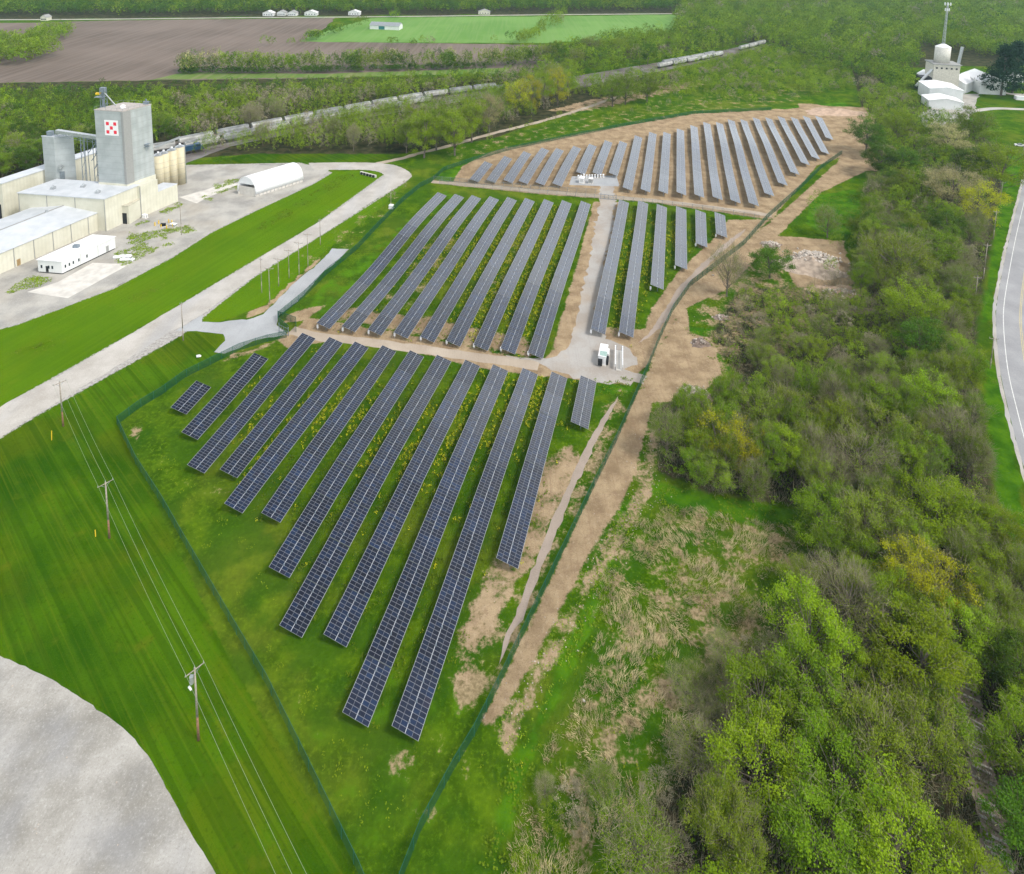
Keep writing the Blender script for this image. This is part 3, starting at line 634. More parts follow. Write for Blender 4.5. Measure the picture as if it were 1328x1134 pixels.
for b, rows in ROWS.items():
    for i, q in enumerate(rows):
        zs = (ZH, ZL, ZH, ZL)
        a, c, a2, c2 = [Vector(at(q[2*k], q[2*k+1], zs[k])[:2]) for k in range(4)]
        p0 = (a+c)/2; p1 = (a2+c2)/2; d = p1-p0; Ln = d.length; rz = -math.atan2(d.x, d.y)
        root = empty('solar_row', (p0.x, p0.y, 0), rz)
        tag(root, row_label(b, i), 'solar panels', BLK[b][1])
        n = max(1, round(Ln/(NT_*MOD))); sc = Ln/(n*NT_*MOD)
        for k in range(n):
            y0 = k*Ln/n
            wx = root.matrix_world
            mid0 = p0+d*(k/n); mid1 = p0+d*((k+1)/n)
            z0 = wave(mid0.x, mid0.y)+random.gauss(0, .03); z1 = wave(mid1.x, mid1.y)
            for nm, mm in (('panel_table', TM), ('support_frame', FM)):
                o = bpy.data.objects.new(nm, mm); COL.objects.link(o); o.parent = root
                o.location = (0, y0+.03, (ZH+ZL)/2+z0); o.scale = (1, sc*.992, 1)
                o.rotation_euler = (math.atan2(z1-z0, Ln/n), 0, 0)
        if b == 'M':
            o = bpy.data.objects.new('combiner_box', BOXM); COL.objects.link(o); o.parent = root; o.location = (-2.0, .5, .3)

# ------------------------------------------------------------------ fences
FMAT = NT('green_fence_mesh', .8, .2)
_sx = FMAT.n('UVMap'); _s = FMAT.n('SeparateXYZ'); FMAT.l(_sx.outputs[0], _s.inputs[0])
_f = FMAT.math('LESS_THAN', FMAT.math('FRACT', FMAT.math('MULTIPLY', _s.outputs[0], 9.0)), .42)
_g = FMAT.math('LESS_THAN', FMAT.math('FRACT', FMAT.math('MULTIPLY', _s.outputs[1], 9.0)), .22)
_m = FMAT.math('MAXIMUM', _f, _g); FMAT.l(_m, FMAT.b.inputs['Alpha']); FMAT.b.inputs['Base Color'].default_value = (.006, .07, .032, 1)
GMAT = NT('grey_fence_mesh', .8, .2)
_sx = GMAT.n('UVMap'); _s = GMAT.n('SeparateXYZ'); GMAT.l(_sx.outputs[0], _s.inputs[0])
_f = GMAT.math('LESS_THAN', GMAT.math('FRACT', GMAT.math('MULTIPLY', _s.outputs[0], 9.0)), .16)
_g = GMAT.math('LESS_THAN', GMAT.math('FRACT', GMAT.math('MULTIPLY', _s.outputs[1], 9.0)), .12)
_m = GMAT.math('MAXIMUM', _f, _g); GMAT.l(_m, GMAT.b.inputs['Alpha']); GMAT.b.inputs['Base Color'].default_value = (.17, .19, .17, 1)
def fence(pts, label, h=2.1, mat=None, post=MAT['green_paint'], gap=3.0, r=.05, group=None):
    P = [Vector(at(*p)[:2]) for p in pts]; root = empty('mesh_fence', (P[0].x, P[0].y, 0)); tag(root, label, 'fence', group)
    V = []; Fc = []; uv = []; s_ = 0; posts = []
    tot = sum((P[i+1]-P[i]).length for i in range(len(P)-1)); gap = max(gap, tot/95)
    off = 0
    for i in range(len(P)-1):
        a, b = P[i]-P[0], P[i+1]-P[0]; L_ = (b-a).length; k = len(V)
        V += [(a.x, a.y, .03), (b.x, b.y, .03), (b.x, b.y, h), (a.x, a.y, h)]; Fc.append((k, k+1, k+2, k+3))
        uv += [(s_, 0), (s_+L_, 0), (s_+L_, h), (s_, h)]; s_ += L_
        t = off
        while t < L_: posts.append(a.lerp(b, t/L_)); t += gap
        off = t-L_
    me = np_mesh('mesh_screen', V, Fc, mat or FMAT.m); ul = me.uv_layers.new(name='UVMap')
    for j, u in enumerate(uv): ul.data[j].uv = u
    o = bpy.data.objects.new('mesh_screen', me); COL.objects.link(o); o.parent = root
    m = MB()
    for i in range(len(P)-1):
        a, b = P[i]-P[0], P[i+1]-P[0]; m.tube((a.x, a.y, h), (b.x, b.y, h), .035, n=4)
    m.build('top_rail', post, root)
    pm = MB().tube((0, 0, 0), (0, 0, h+.12), r, n=6).mesh('post', post)
    for p in posts[:100]:
        o = bpy.data.objects.new('post', pm); COL.objects.link(o); o.parent = root; o.location = (p.x, p.y, 0)
    return root
fence([(152,551),(176,602),(210,655),(240,708),(300,812),(345,888),(400,1000),(465,1134),(480,1170)], 'long green mesh fence between the mown lawn and the near solar block')
fence([(518,1150),(545,1080),(588,1000),(615,955),(650,885),(700,780),(762,650),(800,572),(840,480),(856,440),(872,405),(895,372),(930,345),(965,318),(996,283),(1035,248),(1066,218),(1092,200)], 'long green mesh fence running beside the bare soil strip right of the panels')
fence([(152,551),(180,530),(210,512),(240,490),(270,475),(310,455),(345,444),(372,438)], 'green mesh fence between the lawn and the short left panel rows', group=None)
fence([(384,431),(384,420),(360,412),(361,420),(375,432)], 'short green fence return at the entrance beside the fresh gravel apron')
fence([(361,413),(395,385),(425,355),(450,335),(465,322),(490,295),(522,262),(545,243),(560,236)], 'green mesh fence beside the fresh gravel spur, left of the middle block')
fence([(560,236),(575,222),(610,210),(660,195),(740,178),(820,162),(900,148),(1000,143)], 'thin green fence behind the far solar block', 1.9, gap=4)
fence([(570,239),(640,246),(700,252),(780,258),(860,266),(930,275),(985,285)], 'thin grey wire fence along the track between middle and far blocks', 2.0, GMAT.m, MAT['steel'], 4, .06)
fence([(562,234),(640,241),(700,247),(775,251)], 'grey wire fence behind the track, left of the inverter gate', 2.0, GMAT.m, MAT['steel'], 4, .06)
# gate at the inverter lane
def gate(p0, p1, label):
    a = at(*p0); b = at(*p1); root = empty('double_gate', a); tag(root, label, 'gate'); d = b-a
    for s0, s1 in ((0, .49), (.51, 1)):
        m = MB(); A = d*s0; B = d*s1
        for z in (.15, 1.1, 2.1): m.tube((A.x, A.y, z), (B.x, B.y, z), .05, n=5)
        for t in (0, .5, 1): q = A.lerp(B, t); m.tube((q.x, q.y, .1), (q.x, q.y, 2.1), .04, n=5)
        m.build('gate_leaf', MAT['steel'], root)
    for t in (0, 1):
        q = d*t; MB().tube((q.x, q.y, 0), (q.x, q.y, 2.6), .1, n=8).build('gate_post', MAT['steel'], root)
gate((779,258), (799,260), 'grey double gate across the gravel lane at the far block')
gate((374,436), (362,430), 'entrance gate of the solar field at the gravel apron')

# ------------------------------------------------------------------ inverters
def cabinet(name, p, d, label, rz=-.25, roofm=None, mat=None, cat='cabinet', group=None, louvre=True, base=.25):
    root = empty(name, at(*p), rz); tag(root, label, cat, group)
    MB().box((0, 0, base/2), (d[0]+.3, d[1]+.3, base)).build('plinth', MAT['concrete'], root)
    MB().box((0, 0, base+d[2]/2), d).build('body', mat or MAT['white'], root)
    MB().box((0, 0, base+d[2]+.04), (d[0]+.14, d[1]+.14, .08)).build('roof', roofm or MAT['white'], root)
    if louvre:
        m = MB()
        for k in range(6): m.box((0, -d[1]/2-.03, base+d[2]*(.2+.12*k)), (d[0]*.7, .05, .06))
        m.build('louvre', MAT['trim'], root)
    MB().box((d[0]/2+.015, 0, base+d[2]*.45), (.03, d[1]*.4, d[2]*.8)).build('door', MAT['trim'], root)
    return root
inv = cabinet('inverter_station', (782,466), (2.0,5.2,2.3), 'white inverter container with dark fans on the gravel pad inside the fence', louvre=False, cat='inverter')
MB().box((-.45, -3.0, 1.1), (1.1, .8, 1.5)).build('fan_unit', MAT['dark'], inv); MB().box((1.3, -1.6, 1.0), (.6, 1.8, 1.4)).build('fan_unit', MAT['dark'], inv)
MB().box((.2, -1.4, 2.63), (1.9, 2.0, .06)).build('hatch', MAT['teal_cab'], inv); MB().box((1.25, .6, 1.2), (.5, 2.2, 2.0)).build('side_cabinet', MAT['white'], inv)
# rack of small string boxes
rk = empty('equipment_rack', at(802.5,468), -.16); tag(rk, 'rack with two lines of small white boxes right of the inverter container', 'equipment rack')
for s_ in (-1, 1):
    for k in range(11): MB().box((s_*.95, -3.6+k*.72, 1.35), (.28, .5, .8)).build('switch_box', MAT['white'], rk)
    MB().box((s_*.75, 0, .9), (.08, 7.8, .08)).box((s_*.75, 0, 1.7), (.08, 7.8, .08)).box((s_*.75, -3.8, .85), (.1, .1, 1.7)).box((s_*.75, 0, .85), (.1, .1, 1.7)).box((s_*.75, 3.8, .85), (.1, .1, 1.7)).build('rail_frame', MAT['steel'], rk)
MB().box((0, 0, .1), (1.4, 8.2, .2)).build('skid', MAT['concrete'], rk)
for k in range(10):
    x = 750+k*3.6
    cabinet('switch_cabinet', (x, 232-.15*k), (.62,.6,1.3+.5*(k == 2)), ORD[k]+' small white switch cabinet from the left beside the far inverter pad', group='switch cabinets at the far inverter pad', louvre=False)
cabinet('inverter_station', (754.5,237), (2.2,2.4,2.2), 'white boxy inverter left on the far grey pad', louvre=True, cat='inverter')
cabinet('inverter_station', (766,237.5), (1.8,1.8,1.9), 'pale grey inverter right on the far grey pad', mat=MAT['galv'], louvre=True, cat='inverter')

# ------------------------------------------------------------------ utility poles and wires
def pole(p, ytop, label, arms=1, armdir=None, r=.17, group=None, extra=None, bm=None, armw=2.6):
    a = at(*p); H = ytop if ytop < 20 else ztop(a, ytop)
    root = empty('utility_pole', a); tag(root, label, 'utility pole', group)
    MB().tube((0, 0, 0), (0, 0, H*.33), r*1.15, r, 10).build('pole_butt', bm or MAT['wood'], root, True)
    MB().tube((0, 0, H*.33), (0, 0, H), r, r*.7, 10).build('pole_shaft', MAT['wood'], root, True)
    d = Vector(armdir or (1, 0)).normalized(); ends = []
    for k in range(arms):
        z = H-.35-k*1.1; m = MB(); m.tube((-d.x*armw/2, -d.y*armw/2, z), (d.x*armw/2, d.y*armw/2, z), .07, n=4)
        m.build('cross_arm', MAT['wood'], root)
        for t in (-.46, 0, .46):
            q = Vector((d.x*armw*t, d.y*armw*t, z)); MB().tube(q+Vector((0, 0, .06)), q+Vector((0, 0, .42 if t else .7)), .07, .03, 6).build('insulator', MAT['galv'], root)
            if k == 0: ends.append(Vector(a)+q+Vector((0, 0, .4 if t else .68)))
        m = MB()
        for s_ in (-1, 1): m.tube((0, 0, z-.8), (d.x*armw*.3*s_, d.y*armw*.3*s_, z), .03, n=4)
        m.build('arm_brace', MAT['steel'], root)
    if extra == 'transformer':
        MB().tube((-.45, -.1, H-2.4), (-.45, -.1, H-1.3), .28, n=12).build('transformer', MAT['galv'], root)
        MB().tube((-.9, -.1, H-3.0), (-.6, -.1, H-3.5), .14, n=8).build('lamp_head', MAT['white'], root)
    return root, ends
main = [((82,553),495,'grey utility pole in the lawn beside the gravel road, farthest of the three'), ((142,698),625,'grey utility pole with rusty butt in the middle of the mown lawn'), ((257.5,960),866,'tall utility pole with a transformer beside the wires, nearest the gravel lot')]
ends = []
lv = (at(257.5,960)-at(142,698)).normalized(); ad = (-lv.y, lv.x)
ad = (ad[0] if ad[0] > 0 else -ad[0], ad[1] if ad[0] > 0 else -ad[1])
for i, (p, yt, lb) in enumerate(main):
    r_, e = pole(p, yt, lb, 1, ad, .16, 'poles of the power line over the lawn', 'transformer' if i == 2 else None, MAT['wood_dark'])
    ends.append(e)
pn = at(257.5,960)+(at(257.5,960)-at(142,698))*1.25
ends.append([Vector((pn.x, pn.y, 0))+(q-at(257.5,960)) for q in ends[2]])
for j in range(3):
    for i in range(3):
        a, b = ends[i][j], ends[i+1][j]; m = MB(); pts = [a.lerp(b, t/12)-Vector((0, 0, 4*.7*(t/12)*(1-t/12))) for t in range(13)]
        for u_, v_ in zip(pts, pts[1:]): m.tube(u_, v_, .02, n=4)
        tag(m.build('power_wire', MAT['wire']), ['left','middle','right'][j]+' power wire '+['between the two farther lawn poles','between the middle and the nearest lawn pole','running from the nearest lawn pole out of the picture'][i], 'wire', 'wires of the power line over the lawn')
pole((237.7,442), 393, 'lone grey pole in the grass island beside the gravel road', 1, (1, .2), .13, armw=.8)
G6 = 'small poles beside the fresh gravel spur'
for i, ((x, yb, yt), lb) in enumerate(zip([(339.5,380,335),(350,393,347),(361.5,371,335),(375,361,324),(388,357,314),(399.5,347,303),(415.5,318,285)],
    ['grey pole left of the gravel spur, nearest the gravel road','leaning pole with cross arm nearest the entrance at the gravel spur','short pole with wide arm third from the left at the spur','brown pole with arm in the middle of the spur group','pole with a grey meter box at its foot by the spur','tall brown pole with arm beside the far half of the spur','slim pole farthest along beside the gravel road past the spur'])):
    pole((x, yb), yt, lb, 1, (1, -.15), .11, G6, armw=3.0 if 0 < i < 6 else 1.2)
pole((507,268), 250, 'pole with a white utility box at its foot outside the middle block fence', 1, (1, .1), .12, armw=.8)
cabinet('utility_box', (507.5,270.5), (1.6,1.4,1.2), 'small white utility box in the grass by the upper gravel road', louvre=False)
pole((235.5,305), 262, 'thin lamp pole in the plant yard beside the yellow bollards', 1, (1, .1), .1, armw=.6)
GR_ = 'roadside poles along the asphalt road'
for (x, yb, yt), lb in zip([(1284,478,438),(1263,400,359),(1275,362,317),(1288,310,274),(1297,265,236),(1326,205,182)], ['nearest white topped pole at the edge of the asphalt road','roadside pole with broad arm, second from the nearest','third roadside pole along the grass verge','fourth roadside pole along the grass verge by the yellow green tree','fifth roadside pole where the road bends away','farthest small roadside pole near the bend']):
    pole((x, yb), yt, lb, 1, (1, -.2), .14, GR_, armw=2.2)

# ------------------------------------------------------------------ feed plant
def tri(px, z): return Vector(at(px[0], px[1], z)[:2])
lu_ = Vector((math.sin(math.radians(22)), math.cos(math.radians(22)))); cr_ = Vector((math.sin(math.radians(97)), math.cos(math.radians(97))))
def block(parent, c0, dirs, z0, z1, name, mat):
    a = Vector(c0)-Vector(parent.location[:2]); pts = [a, a+dirs[0], a+dirs[0]+dirs[1], a+dirs[1]]
    return MB().prism([tuple(p) for p in pts], z0, z1).build(name, mat, parent)
def isect(p, d, q, e):
    k = d.x*e.y-d.y*e.x; t = ((q.x-p.x)*e.y-(q.y-p.y)*e.x)/k; return p+d*t
# 1 low warehouse
we = tri((135,272.5), 6.8)
wh = empty('warehouse', (we.x, we.y, 0)); tag(wh, 'long low cream warehouse with pale gabled metal roof behind the white office', 'warehouse')
D = -lu_*75; Wd = -cr_*26
def gable(parent, a, D, Wd, zw, zr, wall=MAT['cream'], roof=MAT['roof'], over=.35):
    a = Vector(a)-Vector(parent.location[:2]); b = a+D; c = b+Wd; d = a+Wd; r0 = a+Wd/2; r1 = b+Wd/2
    m = MB(); v = lambda p, z: (p.x, p.y, z)
    m.poly([v(a, 0), v(b, 0), v(b, zw), v(a, zw)]).poly([v(d, 0), v(c, 0), v(c, zw), v(d, zw)]).poly([v(a, 0), v(d, 0), v(d, zw), v(r0, zr), v(a, zw)]).poly([v(b, 0), v(c, 0), v(c, zw), v(r1, zr), v(b, zw)])
    m.build('wall', wall, parent)
    du = D.normalized()*over; dw = Wd.normalized()*over; t = .18; r = MB()
    for p, q, s_, e_ in ((a, b, r0, r1), (d, c, r0, r1)):
        o = -dw if p is a else dw
        P = [v(p+o-du, zw-.02), v(q+o+du, zw-.02), v(e_+du, zr), v(s_-du, zr)]
        r.quadbox(P, [(x, y, z+t) for x, y, z in P])
    r.build('roof', roof, parent)
    m = MB(); m.quadbox([v(r0-dw*.8-du, zr+.14), v(r1-dw*.8+du, zr+.14), v(r1+dw*.8+du, zr+.14), v(r0+dw*.8-du, zr+.14)], [v(r0-dw*.8-du, zr+.26), v(r1-dw*.8+du, zr+.26), v(r1+dw*.8+du, zr+.26), v(r0+dw*.8-du, zr+.26)])
    m.build('ridge_cap', MAT['trim'], parent)
gable(wh, we, D, Wd, 6.8, 8.6)
for k in range(1, 12):
    q = D*(k/12)+Vector((cr_.x, cr_.y))*.05; MB().tube((q.x, q.y, 0), (q.x, q.y, 6.7), .12, n=5).build('downpipe', MAT['trim'], wh)
def on_wall(parent, p, u, w_, h, z0, name, mat, out=.06):
    n_ = Vector((u.y, -u.x)); 
    if n_.y > 0: n_ = -n_
    q = Vector((p[0], p[1]))-Vector(parent.location[:2])
    return MB().prism([tuple(q-u*w_/2), tuple(q+u*w_/2), tuple(q+u*w_/2+n_*out), tuple(q-u*w_/2+n_*out)], z0, z0+h).build(name, mat, parent)
for f_, w_, h_, nm, mt in ((.02, 1.0, 2.1, 'door', simple('brown_door', L(.16, .09, .05))), (.40, 1.1, 2.2, 'door', simple('tan_door', L(.32, .22, .1)))):
    q = we+D*f_; on_wall(wh, q+Vector((cr_.x, cr_.y))*.02, lu_, w_, h_, .1, nm, mt)
dk = we+D*.66; dd = empty('loading_dock', (dk.x, dk.y, 0), 0); tag(dd, 'small cream dock shelter with dark opening at the left picture edge', 'loading dock')
block(dd, dk+cr_*.1, (-lu_*6, cr_*2.5), 0, 4.2, 'wall', MAT['cream']); on_wall(dd, dk+cr_*2.6-lu_*3.4, lu_, 3.4, 3.2, .1, 'dock_door', MAT['dark'], .08)
# 2 mill building
me_ = tri((135,258), 12.5)
ml = empty('mill_building', (me_.x, me_.y, 0)); tag(ml, 'tall cream mill hall with flat pale roof in front of the grey tower', 'industrial building')
fw = tri((24,250), 12.5)-me_; sd2 = tri((167,240), 12.5)-me_; sd2 = lu_*max(sd2.dot(lu_), 14)
block(ml, me_, (fw, sd2), 0, 12.3, 'wall', MAT['cream']); block(ml, me_-fw.normalized()*.3-lu_*.3, (fw*1.02, sd2+lu_*.6), 12.3, 12.6, 'roof', MAT['roof'])
for k in (0.0, .34, .67, 1.0):
    q = fw*k-lu_*.06; MB().tube((q.x, q.y, 0), (q.x, q.y, 12.2), .13, n=5).build('downpipe', MAT['trim'], ml)
for fx, fy in ((.2, .3), (.5, .6), (.75, .35)):
    q = fw*fx+sd2*fy; MB().box((q.x, q.y, 13.0), (1.4, 1.4, .8)).tube((q.x, q.y, 13.4), (q.x, q.y, 13.9), .5, .3, 8).build('roof_vent', MAT['galv'], ml)
for k in range(4):
    q = D*(.12+.22*k)+Wd*.5; MB().tube((q.x, q.y, 8.6), (q.x, q.y, 9.5), .5, n=10).build('roof_vent', MAT['galv'], wh)
# 3 tower
tc = tri((165,238.8), 13.5); zt = ztop((tc.x, tc.y), 145.5)
tw = empty('mill_tower', (tc.x, tc.y, 0)); tag(tw, 'tall grey corrugated mill tower with red and white chequered sign', 'tower')
f1 = tri((128.8,236), 13.5)-tc; s1 = tri((201,226), 13.5)-tc
block(tw, tc+(f1+s1)*-.012, (f1*1.03, s1*1.03), 0, 13.4, 'base_wall', MAT['cream'])
block(tw, tc, (f1, s1), 13.4, zt, 'shaft_wall', MAT['tower'])
block(tw, tc-(f1+s1)*.01, (f1*1.02, s1*1.02), zt, zt+.35, 'roof', simple('weathered_roof', L(.42, .38, .35)))
block(tw, tc-s1.normalized()*.28-f1.normalized()*.28, (f1.normalized()*.9, s1.normalized()*3.0), 13.4, zt-.1, 'corner_duct', MAT['trim'])
# roof things
rc = (f1+s1)*.35; MB().tube((rc.x, rc.y, zt+.35), (rc.x, rc.y, zt+1.1), .9, .8, 12).tube((rc.x, rc.y, zt+1.1), (rc.x, rc.y, zt+1.7), 1.0, .3, 12).build('roof_vent', MAT['white'], tw)
m = MB()
for a_, b_ in ((f1*0, f1), (f1, f1+s1), (f1+s1, s1), (s1, s1*0)):
    m.tube((a_.x, a_.y, zt+1.3), (b_.x, b_.y, zt+1.3), .04, n=4)
    for t in range(5): q = a_.lerp(b_, t/5); m.tube((q.x, q.y, zt+.3), (q.x, q.y, zt+1.3), .04, n=4)
m.build('roof_railing', MAT['steel'], tw)
q = s1*.75; nn_ = Vector((s1.y, -s1.x)).normalized(); nn_ = nn_ if nn_.x > 0 else -nn_
MB().box((q.x+nn_.x*.6, q.y+nn_.y*.6, zt*.62), (1.6, 1.6, .12)).box((q.x+nn_.x*.6, q.y+nn_.y*.6, zt*.62+1), (1.6, 1.6, .08)).build('side_platform', MAT['steel'], tw)
rc = f1*.12+s1*.95; MB().box((rc.x, rc.y, zt+.9), (1.8, 1.2, 1.1)).tube((rc.x, rc.y, zt+1.4), (rc.x, rc.y, zt+2.4), .25, n=6).build('roof_fan', MAT['steel'], tw)
# sign: white square with five red squares on the front face
fn = Vector((f1.y, -f1.x)).normalized()
if fn.y > 0: fn = -fn
fu = -f1.normalized(); o0 = f1  # start at left corner
L1 = f1.length
sw = L1*.475; sx0 = L1*.335
def zof(py, t):
    p = tc+f1*(1-t); return ztop((p.x, p.y), py)
z1s, z0s = zof(156, .5), zof(175.8, .5); sh = z1s-z0s
def plate(u0, u1, za, zb, o1, o2, name, mat, parent):
    a = f1+fu*u0; b = f1+fu*u1
    return MB().prism([tuple(a+fn*o1), tuple(b+fn*o1), tuple(b+fn*o2), tuple(a+fn*o2)], za, zb).build(name, mat, parent)
sg = plate(sx0, sx0+sw, z0s, z1s, .01, .12, 'sign_board', MAT['white'], tw)
cu, cv = sw*.215, sh*.215
for i_, j_ in ((0, 0), (2, 0), (1, 1), (0, 2), (2, 2)):
    u = sx0+sw*.12+i_*(sw*.76-cu)/2; z = z0s+sh*.12+j_*(sh*.76-cv)/2
    plate(u, u+cu, z, z+cv, .12, .15, 'red_square', MAT['red'], sg)
# bucket elevator leg behind the tower
el = tc+f1*1.02+s1*.35; elz = ztop((el.x, el.y), 114)
eg = empty('bucket_elevator', (el.x, el.y, 0)); tag(eg, 'blue grey lattice bucket elevator rising behind the grey tower', 'elevator')
m = MB()
for x, y in ((-.8, -.8), (.8, -.8), (.8, .8), (-.8, .8)): m.tube((x, y, 0), (x, y, elz), .12, n=4)
for k in range(int(elz/2.2)):
    z = k*2.2; s_ = 1 if k % 2 else -1
    m.tube((-.8*s_, -.8, z), (.8*s_, -.8, z+2.2), .06, n=4); m.tube((-.8*s_, .8, z), (.8*s_, .8, z+2.2), .06, n=4); m.tube((-.8, -.8*s_, z), (-.8, .8*s_, z+2.2), .06, n=4); m.tube((.8, -.8*s_, z), (.8, .8*s_, z+2.2), .06, n=4)
m.build('lattice', MAT['steel'], eg)
MB().box((0, 0, elz-.7), (1.8, 1.3, 1.6)).box((-.35, 0, elz/2), (.5, .6, elz)).build('leg_casing', MAT['steel'], eg)
MB().box((-1.3, 0, elz-3.6), (3.4, 2.2, .15)).build('platform', MAT['steel'], eg); MB().box((-1.9, 0, elz-2.3), (1.6, 1.0, .7)).build('motor', MAT['yellow'], eg)
MB().tube((.5, 0, elz-2), (3.6, 1.5, zt+.4), .22, n=8).build('spout', MAT['galv'], eg)
# annex
ax = tc+s1*1.03-(f1*.012); an = empty('tower_annex', (tc.x, tc.y, 0)); tag(an, 'low cream annex with white roof between tower and silos', 'annex')
aa = Vector(at(187.5,280)[:2]); ab = Vector(at(231,261)[:2]); av = ab-aa; back = (s1*1.0+tc)-aa; bk = -cr_*abs(back.dot(cr_))
block(an, aa+av*.02, (av*.98, -cr_*6), 0, 7.2, 'wall', MAT['cream']); block(an, aa, (av*1.01, -cr_*6.2), 7.2, 7.45, 'roof', MAT['roof'])
hb = empty('stair_block', (aa.x, aa.y, 0)); tag(hb, 'cream block at the foot of the grey tower beside the gatehouse', 'building')
pt = tri((166,243), 12.0)
block(hb, aa-lu_*1.2, (av*.42+lu_*1.2, -cr_*5.9), 0, 12.2, 'wall', MAT['cream']); block(hb, aa-lu_*1.3, (av*.42+lu_*1.4, -cr_*6), 12.2, 12.45, 'roof', MAT['cream'])
q = -lu_*1.25; MB().tube((q.x, q.y, 0), (q.x, q.y, 12), .15, n=5).build('downpipe', MAT['trim'], hb)
# gatehouse (drive-through)
gc = Vector(at(168,291)[:2]); gh = empty('gatehouse', (gc.x, gc.y, 0)); tag(gh, 'small cream truck gatehouse with a dark drive-through opening', 'gatehouse')
gz = ztop((gc.x, gc.y), 268)
block(gh, gc, (Vector(at(186,280)[:2])-gc, -cr_*7.2), 0, gz, 'wall', MAT['cream']); block(gh, gc-lu_*.15+cr_*.15, ((Vector(at(186,280)[:2])-gc)*1.02, -cr_*7.6), gz, gz+.25, 'roof', simple('tan_roof', L(.5, .47, .38)))
on_wall(gh, gc-cr_*3.4-lu_*.02, cr_, 5.0, 4.2, .05, 'opening', MAT['dark'], .08)
# high store hall at the left edge
hc = tri((2,238), 15.0); hs = empty('storage_hall', (hc.x, hc.y, 0)); tag(hs, 'high cream storage hall at the left edge behind the mill hall', 'industrial building')
he = tri((60,218), 15.0)-hc
hl = lu_*46
block(hs, hc, (hl, -cr_*5), 0, 14.8, 'wall', MAT['cream']); block(hs, hc-lu_*.3+cr_*.3, (hl+lu_*.6, -cr_*5.6), 14.8, 15.15, 'roof', MAT['roof'])
on_wall(hs, hc-cr_*2.8-lu_*.02, cr_, 3.5, 6.5, .1, 'dock_door', MAT['dark'], .1)
# small tower + bridge
ec = tri((73.5,230.5), 12.6); ez = ztop((ec.x, ec.y), 178.5)
st = empty('grain_tower', (ec.x, ec.y, 0)); tag(st, 'smaller grey corrugated tower joined to the mill tower by a conveyor', 'tower')
e1 = tri((58.5,229), 12.6)-ec; e2 = tri((88,231.5), 12.6)-ec
e2 = lu_*3.0+cr_*5.2
block(st, ec, (e1, e2), 0, ez, 'shaft_wall', MAT['tower']); block(st, ec-(e1+e2)*.02, (e1*1.05, e2*1.05), ez, ez+.3, 'roof', MAT['roof'])
q = e2*.2; on_wall(st, ec+e2*.3, e2.normalized(), 1.6, ez-16, 2, 'dark_door_panel', simple('dark_cladding', L(.17, .2, .22)), .25)
MB().box((q.x+.6, q.y-.5, ez-12), (1.2, 1.0, 1.2)).build('vent_hood', MAT['galv'], st)
MB().box((e1.x*.4, e1.y*.4+1, ez+1.2), (2.0, 1.6, 1.8)).build('head_house', MAT['steel'], st)
cb = empty('conveyor_bridge', (ec.x, ec.y, 0)); tag(cb, 'enclosed grey conveyor bridge between the small and the tall tower', 'conveyor')
pa = Vector((e2.x*.3+e1.x*.2, e2.y*.3+e1.y*.2, ez+1.6)); tq = tc+f1*1.0-ec+s1*.3; pb = Vector((tq.x, tq.y, ztop((tq.x+ec.x, tq.y+ec.y), 182)))
m = MB(); d = (pb-pa); n_ = Vector((-d.y, d.x, 0)).normalized()
A = [pa+n_*.8, pa-n_*.8, pa-n_*.8+Vector((0, 0, 1.3)), pa+n_*.8+Vector((0, 0, 1.3))]; m.quadbox(A, [p+d for p in A]); m.build('gallery', MAT['galv'], cb)
m = MB()
for k in range(9):
    a_ = pa+d*(k/9); b_ = pa+d*((k+1)/9)
    for s_ in (-1, 1): m.tube(a_+n_*s_*.9, b_+n_*s_*.9-Vector((0, 0, 0 if k % 2 else 1.2)), .07, n=4); m.tube(a_+n_*s_*.9-Vector((0, 0, 1.2)), b_+n_*s_*.9-Vector((0, 0, 1.2)), .07, n=4)
m.build('truss', MAT['steel'], cb)
for t in (.55, .8):
    m = MB(); c_ = pa+d*t
    for s_ in (-1, 1):
        for s2 in (-.9, .9): m.tube((c_.x+s2, c_.y+s_, 0), (c_.x+s2*.8, c_.y+s_*.8, c_.z), .12, n=4)
    for k in range(7): m.tube((c_.x-.9, c_.y-1, k*c_.z/7), (c_.x+.9, c_.y-1, (k+1)*c_.z/7), .07, n=4)
    m.build('trestle', MAT['steel'], cb)
m = MB()
for k in range(5): m.tube((pb.x-2-k*1.1, pb.y-1, 12+k*3), (pb.x-1-k*.2, pb.y+1, 15+k*4), .15, n=5)
m.build('stair_frame', MAT['steel'], cb)
# low shed behind (seen between the towers)
lc = tri((88,222), 9.0); ls = empty('rail_shed', (lc.x, lc.y, 0)); tag(ls, 'cream rail loading shed seen between the two towers', 'shed')
block(ls, lc, (lu_*30, -cr_*3), 0, 8.6, 'wall', MAT['cream']); block(ls, lc-lu_*.2+cr_*.2, (lu_*30.4, -cr_*3.4), 8.6, 8.9, 'roof', MAT['roof'])
